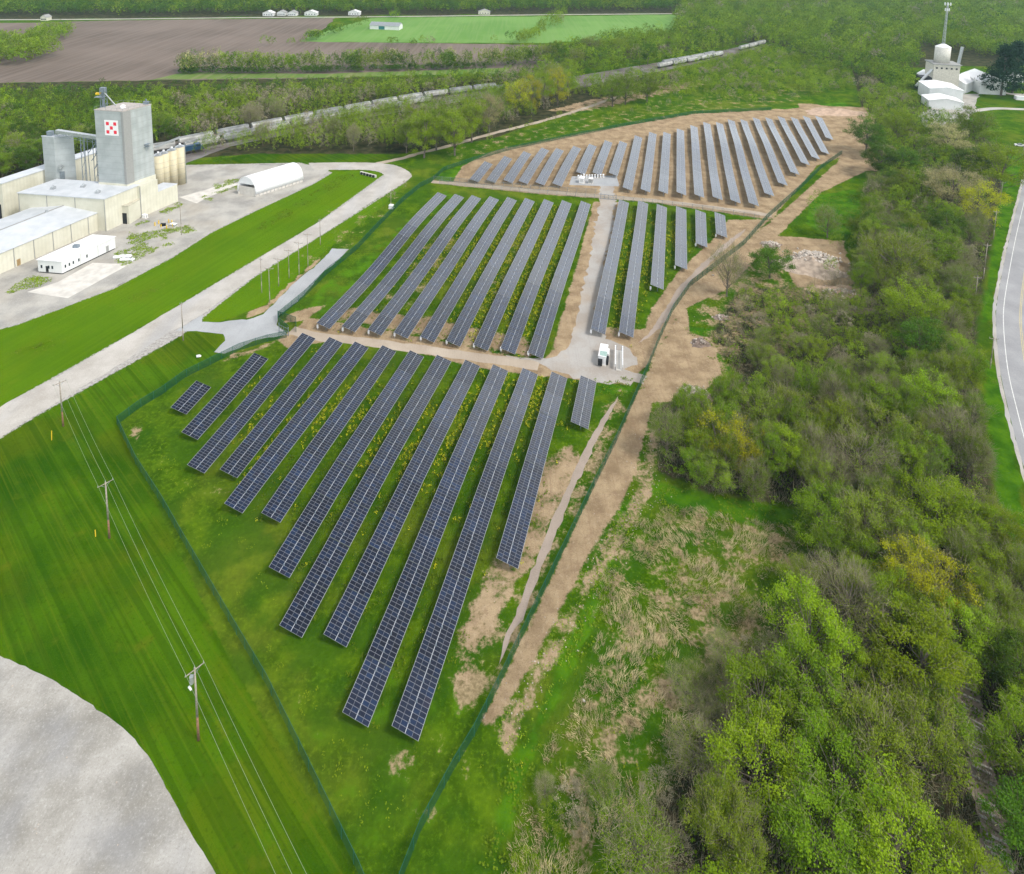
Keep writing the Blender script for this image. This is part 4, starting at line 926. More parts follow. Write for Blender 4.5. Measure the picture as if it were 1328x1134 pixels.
# silos
for i, (x0, x1, yt, yb) in enumerate(((200,207.5,201,246),(207.5,217.8,198.5,244),(218,228.2,194.5,241),(228.6,238.6,190,238))):
    cxp = (x0+x1)/2+ (4 if i == 0 else 2.2); c = at(cxp, yb); s_r = (at(x1, yb)-at(x0, yb)).length/2 if i else 2.0
    s_r = max(s_r, 1.9); H = ztop((c.x, c.y), yt)
    so = empty('grain_silo', c); tag(so, ['cream silo half hidden behind the tower','second cream silo from the tower','third cream silo from the tower','outermost cream silo with ladder at the yard end'][i], 'silo', 'cream silos beside the mill tower')
    MB().tube((0, 0, 0), (0, 0, H), s_r, n=28).build('shell', MAT['silo'], so, True)
    MB().tube((0, 0, H), (0, 0, H+.8), s_r*1.02, .5, 28).build('roof_cone', MAT['galv'], so)
    MB().tube((0, 0, H+.7), (0, 0, H+1.3), .45, n=8).build('top_hatch', MAT['white'], so)
    m = MB()
    for zz in range(1, int(H/2.4)): m.tube((0, 0, zz*2.4), (0, 0, zz*2.4+.07), s_r+.03, n=28)
    m.build('hoop_band', MAT['trim'], so)
    if i == 3:
        m = MB()
        for s_ in (-.3, .3): m.tube((s_r+.15, s_, 0), (s_r+.15, s_, H+1), .05, n=4)
        for zz in range(int(H/.6)): m.tube((s_r+.15, -.3, zz*.6), (s_r+.15, .3, zz*.6), .03, n=4)
        m.build('ladder', MAT['steel'], so)
c0 = tri((201,196), 17.5); c1 = tri((234,184), 19)
m = MB(); m.tube((c0.x, c0.y, 19), (c1.x, c1.y, 21), .5, n=6); cv_ = m.build('drag_conveyor', MAT['galv']); tag(cv_, 'grey tube conveyor over the tops of the cream silos', 'conveyor')
# office
oc = Vector(at(81,356.3)[:2]); of = empty('site_office', (oc.x, oc.y, 0)); tag(of, 'long white single storey office with flat roof on the plant yard', 'office building')
ol = Vector(at(150,323)[:2])-oc; ow = Vector(at(50,353.8)[:2])-oc; oz = 4.4
block(of, oc, (ol, ow), .4, oz, 'wall', MAT['white_clad']); block(of, oc+ol*.01+ow*.02, (ol*.98, ow*.96), 0, .4, 'plinth', MAT['dark'])
block(of, oc-(ol.normalized()+ow.normalized())*.25, (ol+ol.normalized()*.5, ow+ow.normalized()*.5), oz, oz+.2, 'roof', MAT['white'])
on_n = -cr_
for k in range(4): q = oc+ol*(.05+.075*k); on_wall(of, q, ol.normalized(), .5, 1.0, 1.7, 'window', MAT['glass'], .05) if False else None
def wall_bit(parent, c0_, d_, t, w_, z0, h, name, mat, out=.06):
    """flat piece on the wall running from c0_ along d_, on the side facing the camera"""
    u = d_.normalized(); n_ = Vector((u.y, -u.x)); mid = Vector(c0_)+d_*.5
    if n_.dot(-mid) < 0: n_ = -n_
    q = Vector(c0_)+d_*t-Vector(parent.location[:2])
    return MB().prism([tuple(q-u*w_/2), tuple(q+u*w_/2), tuple(q+u*w_/2+n_*out), tuple(q-u*w_/2+n_*out)], z0, z0+h).build(name, mat, parent)
for t in (.06, .13, .2, .3, .45): wall_bit(of, oc, ol, t, .45, 1.8, 1.0, 'window', MAT['glass'])
wall_bit(of, oc, ol, .84, .9, .5, 2.0, 'door', MAT['trim'])
for t in (.15, .45, .6): wall_bit(of, oc, ow, 1-t, .55, 1.7, 1.0, 'window', MAT['glass'])
wall_bit(of, oc, ow, .62, .9, .5, 2.0, 'door', MAT['dark'])
for t in (.33, .66): wall_bit(of, oc, ol, t, .08, .4, 4.0, 'wall_joint', MAT['trim'], .03)
q = ol*.5+ow*.55; MB().box((q.x, q.y, oz+.65), (1.8, 1.1, .9)).build('air_conditioner', MAT['steel'], of)
# hoop barn
ha = Vector(at(331,256)[:2]); hbv = Vector(at(393,236)[:2])-ha; hw = Vector(at(313,253)[:2])-ha
hw = hw.normalized()*max(hw.length, 8.6)
hp = empty('hoop_barn', (ha.x, ha.y, 0)); tag(hp, 'white fabric hoop barn on low block walls at the yard edge', 'barn')
N_ = 14; V = []; Hh_ = ztop(((ha+hw/2).x, (ha+hw/2).y), 229.5)
zb0 = 1.2; prof = [(-.02+1.04*(.5-.5*math.cos(math.pi*k/N_)), zb0+(Hh_-zb0)*math.sin(math.pi*k/N_)**.8) for k in range(N_+1)]
for e in range(13):
    for t, z in prof: p = hw*t+hbv*(e/12); V.append((p.x, p.y, z))
Fc = [(e*(N_+1)+k, e*(N_+1)+k+1, (e+1)*(N_+1)+k+1, (e+1)*(N_+1)+k) for e in range(12) for k in range(N_)]
o = bpy.data.objects.new('canopy', np_mesh('canopy', V, Fc, MAT['fabric'], True)); COL.objects.link(o); o.parent = hp
so_ = o.modifiers.new('thick', 'SOLIDIFY'); so_.thickness = .08
for e, nm in ((0.35, 'gable_end'), (11.9, 'gable_end')):
    m = MB(); m.poly([(hw.x*t+hbv.x*e/12, hw.y*t+hbv.y*e/12, z) for t, z in prof if z > Hh_*.52]); m.build(nm, MAT['fabric'], hp)
block(hp, ha+hbv*.02, (hw*1.0, hbv.normalized()*.5), 0, Hh_*.45, 'block_wall', MAT['concrete'])
block(hp, ha, (hw*.04, hbv), 0, 1.25, 'side_wall', MAT['concrete']); block(hp, ha+hw*.96, (hw*.04, hbv), 0, 1.25, 'side_wall', MAT['concrete'])
for k in range(14): q = hbv*(k/13.)-hw*.015; MB().tube((q.x, q.y, 0), (q.x, q.y, 1.5), .1, n=5).build('hoop_foot', MAT['galv'], hp)
block(hp, ha+hw*.05+hbv*.45, (hw*.9, hbv*.5), 0.02, .06, 'floor_slab', MAT['concrete'])
# culvert
cu_ = empty('culvert_headwall', at(467,226)); tag(cu_, 'row of five black culvert pipes set in a pale headwall in the grass loop', 'culvert')
v0 = at(487,231)-at(467,226); wv = v0
MB().prism([(0, 0), (wv.x, wv.y), (wv.x+.3, wv.y+.6), (.3, .6)], 0, 1.2).build('headwall', MAT['concrete'], cu_)
for k in range(5):
    q = wv*((k+.6)/5.2); n_ = Vector((wv.y, -wv.x, 0)).normalized()
    if n_.y > 0: n_ = -n_
    b = MB(); b.tube(q+Vector((0, 0, .65))+n_*.02, q+Vector((0, 0, .65))+n_*.5, .55, n=14); b.build('pipe', MAT['dark'], cu_)
# yard bits
for i, (x, y) in enumerate(((201,293),(206,290.5),(209,296),(219,289),(223,290),(224,295),(216,297))):
    c = at(x, y); m = MB().tube((0, 0, 0), (0, 0, 1.3), .2, n=8); o = empty('bollard', c); tag(o, ['leftmost yellow bollard of the group in the plant yard','yellow bollard behind the dark pump at its left','yellow bollard in front of the dark pump','yellow bollard right behind the dark pump','rear yellow bollard nearest the pale skid','front yellow bollard nearest the pale skid','yellow bollard front right of the dark pump'][i], 'bollard', 'yellow bollards in the plant yard')
    m.build('post', MAT['yellow'], o); MB().tube((0, 0, 1.3), (0, 0, 1.42), .2, .08, 8).build('cap', MAT['yellow'], o)
ge = empty('yard_pump', at(212,295)); tag(ge, 'small dark pump unit inside the yellow bollards on the yard', 'pump')
MB().box((0, 0, .3), (2.4, 1.6, .5)).build('skid', MAT['concrete'], ge); MB().box((-.3, 0, 1.0), (1.4, 1, .9)).build('body', MAT['dark'], ge); MB().tube((.6, 0, .6), (.6, 0, 1.6), .35, n=10).build('tank', MAT['dark'], ge)
cabinet('tank_skid', (225,294), (2.2,1.4,.8), 'low pale skid right of the yellow bollards', louvre=False, mat=MAT['galv'])
cabinet('tank_skid', (188,283), (1.6,1.2,1.1), 'small white tank at the foot of the cream block', louvre=False)
c = at(165.5,337); ba = MB()
for k in range(7): ba.box((random.gauss(0, 1.6), random.gauss(0, .8), .35), (2.4, 1.2, .7), random.uniform(-.4, .4))
o = ba.build('sheeted_pile', MAT['fabric']); o.location = c; bv = o.modifiers.new('b', 'BEVEL'); bv.width = .25; bv.segments = 3; tag(o, 'low white sheeted pile on the gravel right of the office', 'pile')

# ------------------------------------------------------------------ trees: meshes
def leaf_quads(C, size, r, up=.35):
    n = len(C); N = r.normal(size=(n, 3)); N[:, 2] = np.abs(N[:, 2])+up; N /= np.linalg.norm(N, axis=1)[:, None]
    T = np.cross(N, r.normal(size=(n, 3))); T /= np.linalg.norm(T, axis=1)[:, None]+1e-9; Bn = np.cross(N, T)
    s = size*r.uniform(.6, 1.3, n)[:, None]
    a, b = T*s*.5, Bn*s*.38
    V = np.stack([C-a, C-b*1.0, C+a, C+b], 1).reshape(-1, 3)
    return V, np.arange(4*n).reshape(-1, 4)
def slivers(A, D, w_, r):
    n = len(A); T = np.cross(D, r.normal(size=(n, 3))); T /= np.linalg.norm(T, axis=1)[:, None]+1e-9
    V = np.stack([A-T*w_/2, A+T*w_/2, A+D+T*w_*.25, A+D-T*w_*.25], 1).reshape(-1, 3)
    return V, np.arange(4*n).reshape(-1, 4)
def crown_points(r, R, H, nc, shape):
    """clump centres spread through the crown's volume, leaning to its shell"""
    d = r.normal(size=(nc, 3)); d /= np.linalg.norm(d, axis=1)[:, None]
    rad = r.uniform(.35, 1.0, nc)**.55
    lump = 1+.28*np.sin(d[:, 0]*3.1+r.uniform(0, 6))*np.cos(d[:, 1]*2.7+r.uniform(0, 6))+.12*np.sin(d[:, 2]*5+r.uniform(0, 6))
    rz = H*(.36 if shape != 'tall' else .42); zc = H*(.62 if shape != 'tall' else .56)
    P = d*(rad*lump)[:, None]*np.array([R, R, rz]); P[:, 2] += zc
    if shape == 'cone':
        z = r.uniform(.1, 1, nc)**1.2; ang = r.uniform(0, 6.28, nc); q = R*(1.05-z)*r.uniform(.4, 1, nc)
        P = np.stack([np.cos(ang)*q, np.sin(ang)*q, H*(.08+.9*z)], 1)
    P[:, 2] = np.maximum(P[:, 2], H*.16)
    return P
def make_tree(seed, nleaf, lsize, ntwig, R=5.0, H=12.0, nc=80, shape='round', tw=.036, sig=.10):
    r = np.random.default_rng(seed); P = crown_points(r, R, H, nc, shape)
    m = MB(); th_ = H*.4
    b0 = Vector((0, 0, 0)); b1 = Vector((r.normal()*.25, r.normal()*.25, th_)); b2 = Vector((r.normal()*.5, r.normal()*.5, H*.78))
    m.tube(b0, b1, .26, .2, 7); m.tube(b1, b2, .2, .05, 6)
    for p in P[:26 if shape != 'cone' else 6]:
        p = Vector(p); t = max(.2, min(.9, (p.z/H)-.25)); s = b0.lerp(b1, t/.5) if t < .5 else b1.lerp(b2, (t-.5)*2)
        k = s.lerp(p, .5)+Vector((0, 0, -.05*H*r.uniform(0, 1)))
        m.tube(s, k, .09, .05, 4); m.tube(k, p, .05, .02, 3)
    trunk = m.mesh('trunk', MAT['bark'])
    lv = None; tg = None
    if nleaf:
        w_ = r.uniform(.5, 1.5, nc); w_ /= w_.sum(); ci = r.choice(nc, nleaf, p=w_)
        C = P[ci]+r.normal(size=(nleaf, 3))*np.array([R*sig, R*sig, R*sig*.7])
        lv = leaf_quads(C, lsize, r)
    if ntwig:
        ci = r.integers(0, nc, ntwig); A = P[ci]+r.normal(size=(ntwig, 3))*R*.14
        ctr = np.array([0, 0, H*.35]); D = A-ctr; D /= np.linalg.norm(D, axis=1)[:, None]; D = D+r.normal(size=(ntwig, 3))*.55; D[:, 2] += .35
        D /= np.linalg.norm(D, axis=1)[:, None]; D *= r.uniform(.6, 1.7, ntwig)[:, None]
        tg = slivers(A, D, tw, r)
    return trunk, lv, tg, P
KINDS = {  # leaf material, leaves, leaf size, twigs, shape
 'green': ('green', 14000, .21, 600, 'round'), 'lime': ('lime', 14000, .21, 500, 'round'), 'yellow': ('yellow', 10500, .2, 1000, 'tall'),
 'olive': ('olive', 12000, .19, 1400, 'round'), 'bare': ('olive', 3200, .18, 3600, 'round'), 'dark': ('dark', 14000, .23, 200, 'round'),
 'conifer': ('conifer', 6500, .38, 0, 'cone'), 'pink': ('pink', 9000, .21, 1500, 'round'), 'budding': ('green', 8500, .18, 2000, 'round')}
TREE = {}
sd_ = 11
for kd, (mt, nl, ls, ntw, shp) in KINDS.items():
    TREE[kd] = []
    for v in range(3 if kd in ('green', 'lime', 'olive', 'bare', 'budding') else 2):
        sd_ += 1
        tk, lv, tg, P = make_tree(sd_, nl, ls, ntw, shape=shp)
        parts = [('trunk', tk)]
        V_ = np.concatenate([lv[0]]+([tg[0]] if tg else [])); n_ = len(V_)//4
        parts.append(('crown', np_mesh('crown', V_, np.arange(4*n_).reshape(-1, 4), None, mats=[LEAF[mt], MAT['twig']], midx=[0]*len(lv[1])+[1]*(n_-len(lv[1])))))
        TREE[kd].append(parts)
NAMES = {'conifer': 'conifer_tree', 'bare': 'bare_tree'}
def plant_tree(x, y, R, H, kd, label, group=None, cat='tree'):
    root = empty(NAMES.get(kd, 'leafy_tree'), (x, y, 0), random.uniform(0, 6.28)); tag(root, label, cat, group)
    s = (R/5, R/5*random.uniform(.9, 1.1), H/12)
    for nm, me in random.choice(TREE[kd]):
        o = bpy.data.objects.new(nm, me); COL.objects.link(o); o.parent = root; o.scale = s
    return root

# hand placed trees: crown centre in the photo, crown radius in photo px, kind, height factor, label
HAND = [
 (1000,337,21,'dark',1.7,'dense dark green round tree beside the pale rubble mound'),
 (945,345,17,'bare',3.4,'lone bare sapling standing at the fence bend left of the dark round tree'),
 (866,556,20,'budding',2.6,'thin grey green tree at the left tip of the wood above the dry grass'),
 (899,552,21,'green',2.3,'fresh green tree right of the thin grey one at the wood tip'),
 (932,560,25,'yellow',2.3,'bright yellow green tree at the front of the wood tip'),
 (962,572,23,'yellow',2.3,'second bright yellow green tree of the pair at the wood tip'),
 (905,600,18,'green',2.0,'low green tree under the yellow green pair'),
 (1013,575,22,'lime',2.4,'soft lime tree right of the yellow green pair'),
 (1046,598,16,'lime',2.8,'narrow bright lime tree above the meadow edge'),
 (1030,528,30,'olive',2.1,'broad olive tree behind the yellow green pair'),
 (1086,545,24,'lime',2.2,'lime topped tree in the middle of the wood'),
 (985,530,26,'olive',2.1,'grey green tree behind the wood tip'),
 (1195,438,23,'dark',2.1,'round dark green tree standing out in the upper wood'),
 (1197,470,14,'lime',2.0,'small bright lime tree just below the round dark one'),
 (1159,507,14,'lime',2.1,'small vivid lime ball shaped tree in the middle wood'),
 (1203,510,30,'lime',2.1,'wide fresh lime crown right of the vivid ball shaped tree'),
 (1140,520,26,'green',2.1,'mid green crown left of the vivid ball shaped tree'),
 (1180,392,26,'lime',2.1,'lime and yellow crown below the upper wood clearing'),
 (1165,330,28,'olive',2.1,'large olive crown left of the roadside belt'),
 (1215,320,22,'green',2.0,'green crown with lime top in the upper belt'),
 (1228,290,20,'dark',1.9,'dark green crown under the yellowish roadside tree'),
 (1272,258,22,'yellow',2.1,'yellowish green tree at the roadside near the fourth pole'),
 (1235,238,24,'pink',2.0,'pale buff olive crown above the yellowish roadside tree'),
 (1300,215,27,'lime',1.9,'bright lime crown by the road bend'),
 (1262,210,20,'dark',1.9,'dark green crown left of the bright lime one at the bend'),
 (1142,203,19,'dark',1.9,'dark bushy tree right of the bare soil by the far block'),
 (1172,205,17,'dark',1.9,'second dark bushy tree right of the bare soil by the far block'),
 (1125,172,20,'dark',2.0,'dark green tree above the two bushy ones near the far block'),
 (1163,158,15,'lime',2.4,'pale lime tree rising among the dark ones'),
 (1262,160,20,'green',2.0,'green tree in front of the white grain buildings'),
 (1232,178,18,'pink',2.0,'buff budding tree below the white grain buildings'),
 (1052,815,46,'lime',2.0,'big bright lime tree at the right edge of the dry meadow'),
 (1100,770,30,'bare',2.2,'bare grey tree behind the big lime tree'),
 (1184,735,24,'yellow',2.5,'tall bright yellow tree in the middle of the right wood'),
 (1221,755,26,'yellow',2.1,'golden olive tree right of the tall bright yellow one'),
 (1215,655,46,'lime',1.9,'very broad fresh lime tree near the road in the right wood'),
 (1125,668,32,'olive',2.1,'broad olive tree left of the very broad lime one'),
 (1065,665,30,'green',1.9,'green tree at the upper corner of the dry meadow'),
 (1190,845,56,'lime',1.8,'largest lime green crown in the lower right wood'),
 (1288,800,20,'green',1.9,'green tree right of the golden one near the old track'),
 (1320,865,24,'dark',1.8,'dark green tree right of the old track'),
 (985,900,34,'green',1.8,'sprawling green shrub tree below the big lime tree'),
 (1045,880,30,'green',1.9,'green crown just below the big lime tree'),
 (985,985,48,'lime',1.7,'spreading lime green tree at the lower left of the wood'),
 (1080,1000,44,'green',1.8,'wide green crown right of the spreading lime one'),
 (1170,1085,50,'lime',1.8,'vivid lime tree at the bottom edge left of the old track'),
 (1062,1095,40,'green',1.8,'green crown at the bottom edge of the wood'),
 (1140,965,40,'olive',1.9,'olive crown in the centre of the lower wood'),
 (1205,950,30,'olive',1.9,'olive crown beside the old track'),
 (1330,975,26,'green',1.7,'green tree right of the old track in the lower corner'),
 (1345,1075,30,'dark',1.7,'dark tree in the lower right corner beyond the old track'),
 (835,1100,34,'budding',1.5,'pale budding shrub at the bottom of the dry meadow'),
 (707,1022,9,'bare',1.5,'tiny bare shrub alone in the meadow'),
 (910,970,24,'bare',1.5,'bare grey thicket shrub at the meadow side'),
 (1160,560,30,'olive',2.0,'olive grey crown under the vivid ball shaped tree'),
 (1115,590,30,'bare',2.2,'bare branching tree in the heart of the wood'),
 (1238,560,26,'bare',2.1,'grey bare tree near the road verge'),
 (550,168,22,'lime',2.6,'full lime green tree left end of the clump by the railway'),
 (566,158,22,'green',2.6,'green tree second in the clump by the railway'),
 (590,165,22,'lime',2.6,'lime green tree in the middle of the clump by the railway'),
 (527,172,16,'green',2.6,'shorter green tree at the left foot of the clump by the railway'),
 (612,150,20,'lime',2.7,'lime tree at the right of the clump by the railway'),
 (635,142,16,'pink',3.0,'pale yellow slim tree right of the clump'),
 (672,118,15,'yellow',3.2,'first of the tall slender yellow green trees by the woodland path'),
 (690,116,15,'yellow',3.2,'second tall slender yellow green tree by the woodland path'),
 (706,112,14,'lime',3.2,'third slender tree by the woodland path'),
 (724,106,15,'yellow',3.2,'fourth and widest slender yellow tree by the woodland path'),
 (738,104,12,'lime',3.2,'last slender lime tree by the woodland path'),
 (795,115,17,'green',2.2,'green tree beside the railway curve'),
 (812,112,17,'green',2.2,'second green tree beside the railway curve'),
 (840,112,15,'green',2.2,'third green tree beside the railway curve'),
 (1303,84,20,'conifer',2.4,'dark tall conifer group tree left, by the pale house'),
 (1318,80,20,'conifer',2.4,'dark tall conifer group tree right, by the pale house'),
 (1000,295,5,'lime',1.6,'small bush at the clearing'),
 (1075,285,14,'budding',2.4,'thin grey green sapling in the bright clearing'),
]
def pxm(x, y):   # photo px per metre near this point
    a = at(x, y); dd = math.sqrt(a.x**2+a.y**2+CH**2); return F/dd
placed = []; ALL = []
for (x, y, rp, kd, hf, lb) in HAND:
    k = pxm(x, y+rp); R = rp/k; R = min(R, 5.2+.25*max(0, R-5.2)) if y > 480 else R; H = max(2.5, R*hf)
    p = at(x, y, H*.62)
    if lb.startswith('small bush at the clearing'): continue
    placed.append((p.x, p.y, R)); ALL.append((p.x, p.y, R, H, kd, lb, None))
def zone(pts, sp, hr, rr, weights, label, group, seed, clear=.8, line=None, width=6, kindfn=None):
    r = np.random.default_rng(seed); P = W(pts) if not line else None
    if line:
        Lp = smooth_line(W(line), 3); cand = []
        tot = len(Lp)*3; n = int(tot*width/(sp*sp))
        for _ in range(n):
            k = r.integers(0, len(Lp)-1); d = (Lp[k+1]-Lp[k]).normalized(); o = r.uniform(-width/2, width/2); cand.append((Lp[k].x+d.y*o+r.normal()*1.0, Lp[k].y-d.x*o+r.normal()*1.0))
        cand = np.array(cand)
    else:
        xs = [p[0] for p in P]; ys = [p[1] for p in P]
        nx, ny = int((max(xs)-min(xs))/sp)+2, int((max(ys)-min(ys))/(sp*.87))+2
        gx_, gy_ = np.meshgrid(np.arange(nx), np.arange(ny)); cx = min(xs)+(gx_+.5*(gy_ % 2))*sp+r.normal(size=gx_.shape)*sp*.25; cy = min(ys)+gy_*sp*.87+r.normal(size=gx_.shape)*sp*.25
        cx, cy = cx.ravel(), cy.ravel(); s = inpoly(cx, cy, P); cand = np.stack([cx[s], cy[s]], 1)
    ks, ws = zip(*weights.items()); ws = np.array(ws, float); ws /= ws.sum()
    for x, y in cand:
        if any((x-a)**2+(y-b)**2 < (clear*c)**2 for a, b, c in placed): continue
        if any(inblk(x, y) for _ in (0,)): continue
        px, py = proj(x, y, 5)
        if not (-110 < px < 1440 and py < 1290): continue
        # neighbours tend to be of one kind, in patches
        h = (math.sin(x*.061+seed)+math.sin(y*.053+seed*2)+math.sin((x+y)*.031))/3*.5+.5
        kd = ks[min(len(ks)-1, int(np.searchsorted(np.cumsum(ws), min(.999, max(0, .55*h+.45*r.uniform())))))] if r.uniform() < .45 else ks[r.choice(len(ks), p=ws)]
        if kindfn: kd = kindfn(px, py, r) or kd
        H = r.uniform(*hr); R = r.uniform(*rr)
        if kd == 'conifer': R *= .6; H *= 1.1
        if kd == 'yellow' or kd == 'lime': R *= 1.05
        ALL.append((x, y, R, H, kd, label, group, seed))
def _rz():
    b_ = smooth_line(W([(-150,318),(-60,280),(60,238),(150,216),(243,200),(300,188),(380,171),(460,155),(560,136),(660,122),(750,114),(800,105),(864,90),(926,78),(975,65),(1000,58)]), 8)
    n_ = len(b_); o0_ = ribbon_pts(b_, 3.2, -3)[0]; o1_ = [ribbon_pts(b_, -(16.5 if proj(q.x, q.y, 0)[0] < 650 else 8), 0)[0][i] for i, q in enumerate(b_)]
    return [tuple(q) for q in o0_]+[tuple(q) for q in o1_[::-1]]
RAILZONE = 'rail'
NOGO = [_rz() if isinstance(p, str) else W(p) for p in ([(1235,850),(1268,850),(1300,1000),(1345,1150),(1350,1300),(1265,1300),(1262,1150),(1245,1000)], [(1184,132),(1215,145),(1250,142),(1262,120),(1328,122),(1500,135),(1500,150),(1328,150),(1290,152),(1255,150),(1190,150)], [(1254,480),(1252,400),(1264,330),(1282,260),(1310,190),(1345,190),(1310,300),(1295,400),(1300,520),(1275,520)], [(1188,60),(1300,80),(1328,86),(1500,86),(1500,150),(1300,150),(1184,150)],
   RAILZONE, [(480,42),(525,40),(525,25),(480,25)])]
def inblk(x, y):
    ax_ = np.array([x]); ay_ = np.array([y])
    return any(inpoly(ax_, ay_, P)[0] for P in NOGO)
G_ = 'trees of the large wood on the right'
zone([(1050,720),(1020,800),(1005,880),(965,980),(935,1060),(905,1150),(890,1300),(1500,1300),(1500,800),(1330,760),(1295,700),(1262,640)], 5.4, (6.5, 10.5), (2.8, 4.2), {'green': 4, 'olive': 4, 'lime': 5, 'budding': 2.5, 'bare': 1.3}, 'one of the crowded spring crowns of the lower right wood', G_+', lower part', 3)
zone([(862,585),(862,620),(920,645),(1000,664),(1060,668),(1060,720),(1262,640),(1275,640),(1262,540),(1256,470),(1180,490),(1060,530),(960,530),(900,540)], 5.6, (8, 12), (2.8, 4.0), {'olive': 5, 'green': 5, 'budding': 2.5, 'bare': 1.4, 'lime': 3.5}, 'one of the mixed olive and green crowns in the middle of the right wood', G_+', middle part', 4, .7)
zone([(985,385),(1060,395),(1110,385),(1180,400),(1180,490),(1060,530),(970,530),(968,490),(985,450),(960,400)], 5.0, (5, 8), (2.0, 3.2), {'bare': 4, 'budding': 5, 'olive': 3.5, 'lime': 1, 'dark': .6}, 'one of the low grey bare trees in the scrub above the right wood', G_+', bare scrub', 5, .7)
zone([(1110,385),(1108,310),(1128,250),(1150,235),(1145,215),(1125,190),(1122,165),(1115,110),(1170,125),(1215,160),(1290,185),(1290,215),(1278,290),(1255,410),(1256,470),(1180,490),(1180,400)], 6.2, (8, 12), (3.0, 4.4), {'olive': 4.5, 'green': 5, 'budding': 3, 'bare': 1.3, 'dark': 1.5, 'lime': 3}, 'one of the mixed crowns in the belt between the far block and the road', G_+', upper belt', 6, .7)
zone([(1042,255),(1060,262),(1095,330),(1105,385),(1080,385),(1065,300)], 7, (5, 7), (1.8, 2.6), {'bare': 3, 'budding': 3}, 'thin bare sapling at the edge of the bright clearing', 'saplings around the clearing', 7)
zone([(1322,690),(1345,740),(1400,900),(1500,1100),(1500,800),(1400,690)], 6, (6, 9), (2.5, 3.5), {'olive': 3, 'bare': 3, 'green': 2}, 'tree along the road at the right picture edge', 'trees at the right picture edge', 8)
lk = {'green': 6, 'lime': 1.2, 'olive': 2, 'dark': 4, 'budding': 2, 'bare': 1}
zone([(-250,285),(0,246),(60,226),(230,190),(300,178),(460,145),(660,118),(740,108),(740,101),(660,104),(330,123),(160,127),(0,131),(-250,139)], 7.0, (10, 14), (3.6, 5.2), lk, 'one of the green trees in the wood behind the feed plant', 'trees of the wood behind the feed plant', 9, kindfn=lambda px, py, r: ('bare' if r.uniform() < .55 else 'budding') if (px > 225 and py > 128-(px-230)*.06 and r.uniform() < .8) else None)
zone([(250,204),(300,190),(400,168),(500,148),(530,146),(530,196),(480,196),(330,199),(262,206)], 5.2, (9, 14), (2.6, 3.8), {'bare': 6, 'budding': 5, 'green': .8}, 'grey bare tree in the belt between the railway and the meadow', 'bare trees between railway and meadow', 10)
zone([], 4.6, (11, 16), (2.2, 3.2), {'bare': 6, 'budding': 5}, 'tree', 'bare trees between railway and meadow', 28, .5, line=[(262,202),(300,196),(380,179),(460,162),(560,144),(640,132)], width=7)
zone([(520,150),(640,128),(740,116),(745,130),(690,155),(640,172),(560,196),(520,197)], 6, (10, 14), (3.0, 4.0), {'green': 3, 'budding': 2, 'lime': 3}, 'tree filling the green clump by the railway', 'trees of the clump by the railway', 11)
zone([(745,124),(860,96),(990,64),(1100,90),(1112,118),(1060,126),(960,118),(860,120),(780,132)], 6.5, (4, 9), (2.4, 4), {'green': 3, 'budding': 4, 'olive': 3, 'bare': 2, 'lime': 2}, 'scattered young tree on the rough ground behind the far block', 'young trees behind the far block', 12)
zone([(430,340),(500,262),(540,226),(600,198),(660,170),(760,140),(900,116),(1050,124),(1080,132),(900,140),(760,160),(640,186),(570,220),(520,250),(450,325)], 10, (3.5, 5.5), (1.0, 1.9), {'bare': 6, 'budding': 2}, 'leafless sapling in the rough grass outside the fence', 'leafless saplings outside the fence', 13)
zone([(800,118),(900,112),(1000,112),(1000,134),(880,128),(810,132)], 8, (5, 7.5), (2.2, 3.2), {'lime': 3, 'budding': 4}, 'small lime sapling thicket behind the far block', 'lime saplings behind the far block', 14)
zone([(700,96),(720,75),(800,52),(870,47),(880,17),(880,-8),(1900,-8),(1900,70),(1500,78),(1328,80),(1240,78),(1188,84),(1186,122),(1110,108),(1000,62),(860,82),(760,106),(690,112)], 10.0, (11, 19), (4.2, 7.8), {'olive': 3, 'lime': 2.5, 'green': 5, 'budding': 1.5, 'dark': 2.5}, 'round spring crown of the far woodland at the upper right', 'trees of the far woodland', 15)
zone([(690,1050),(760,1000),(850,960),(900,935),(905,1040),(870,1250),(650,1280),(675,1120)], 5.6, (1.8, 3.6), (1.5, 2.6), {'olive': 4, 'budding': 4, 'bare': 3, 'green': 1.5}, 'shrub', 'brush at the bottom of the meadow', 26, .5)
zone([(880,860),(960,850),(1010,860),(1000,930),(920,960),(880,940)], 3.8, (2.5, 4.5), (1.8, 2.8), {'bare': 4, 'budding': 3, 'green': 2}, 'shrub', 'thicket at the meadow side', 27, .5)
zone([], 5.5, (9, 13), (3.0, 4.2), {'green': 4, 'lime': 2, 'budding': 2}, 'tree', 'trees along the railway curve', 25, line=[(640,133),(700,122),(760,117),(850,102)], width=12)
zone([], 5.0, (12, 18), (4.0, 6.0), {'green': 3, 'olive': 3, 'dark': 2, 'budding': 2, 'pink': 1.5}, 'tree of the long hedgerow between the brown fields', 'trees of the long hedgerow', 16, line=[(238,93),(300,93),(400,92),(500,90),(600,87),(690,83),(720,78)], width=17)
zone([], 3.2, (4, 7), (3.0, 4.2), {'dark': 1}, 'dark bush at the foot of the long hedgerow', 'bushes of the long hedgerow', 17, line=[(238,95),(300,95.5),(400,94.5),(500,92),(600,89),(670,86)], width=5)
zone([(-60,92),(0,88),(40,84),(72,78),(60,62),(20,60),(-60,62)], 9, (15, 20), (6, 8), {'lime': 3, 'olive': 3, 'green': 2}, 'round olive tree of the clump at the left field edge', 'clump at the left field edge', 18)
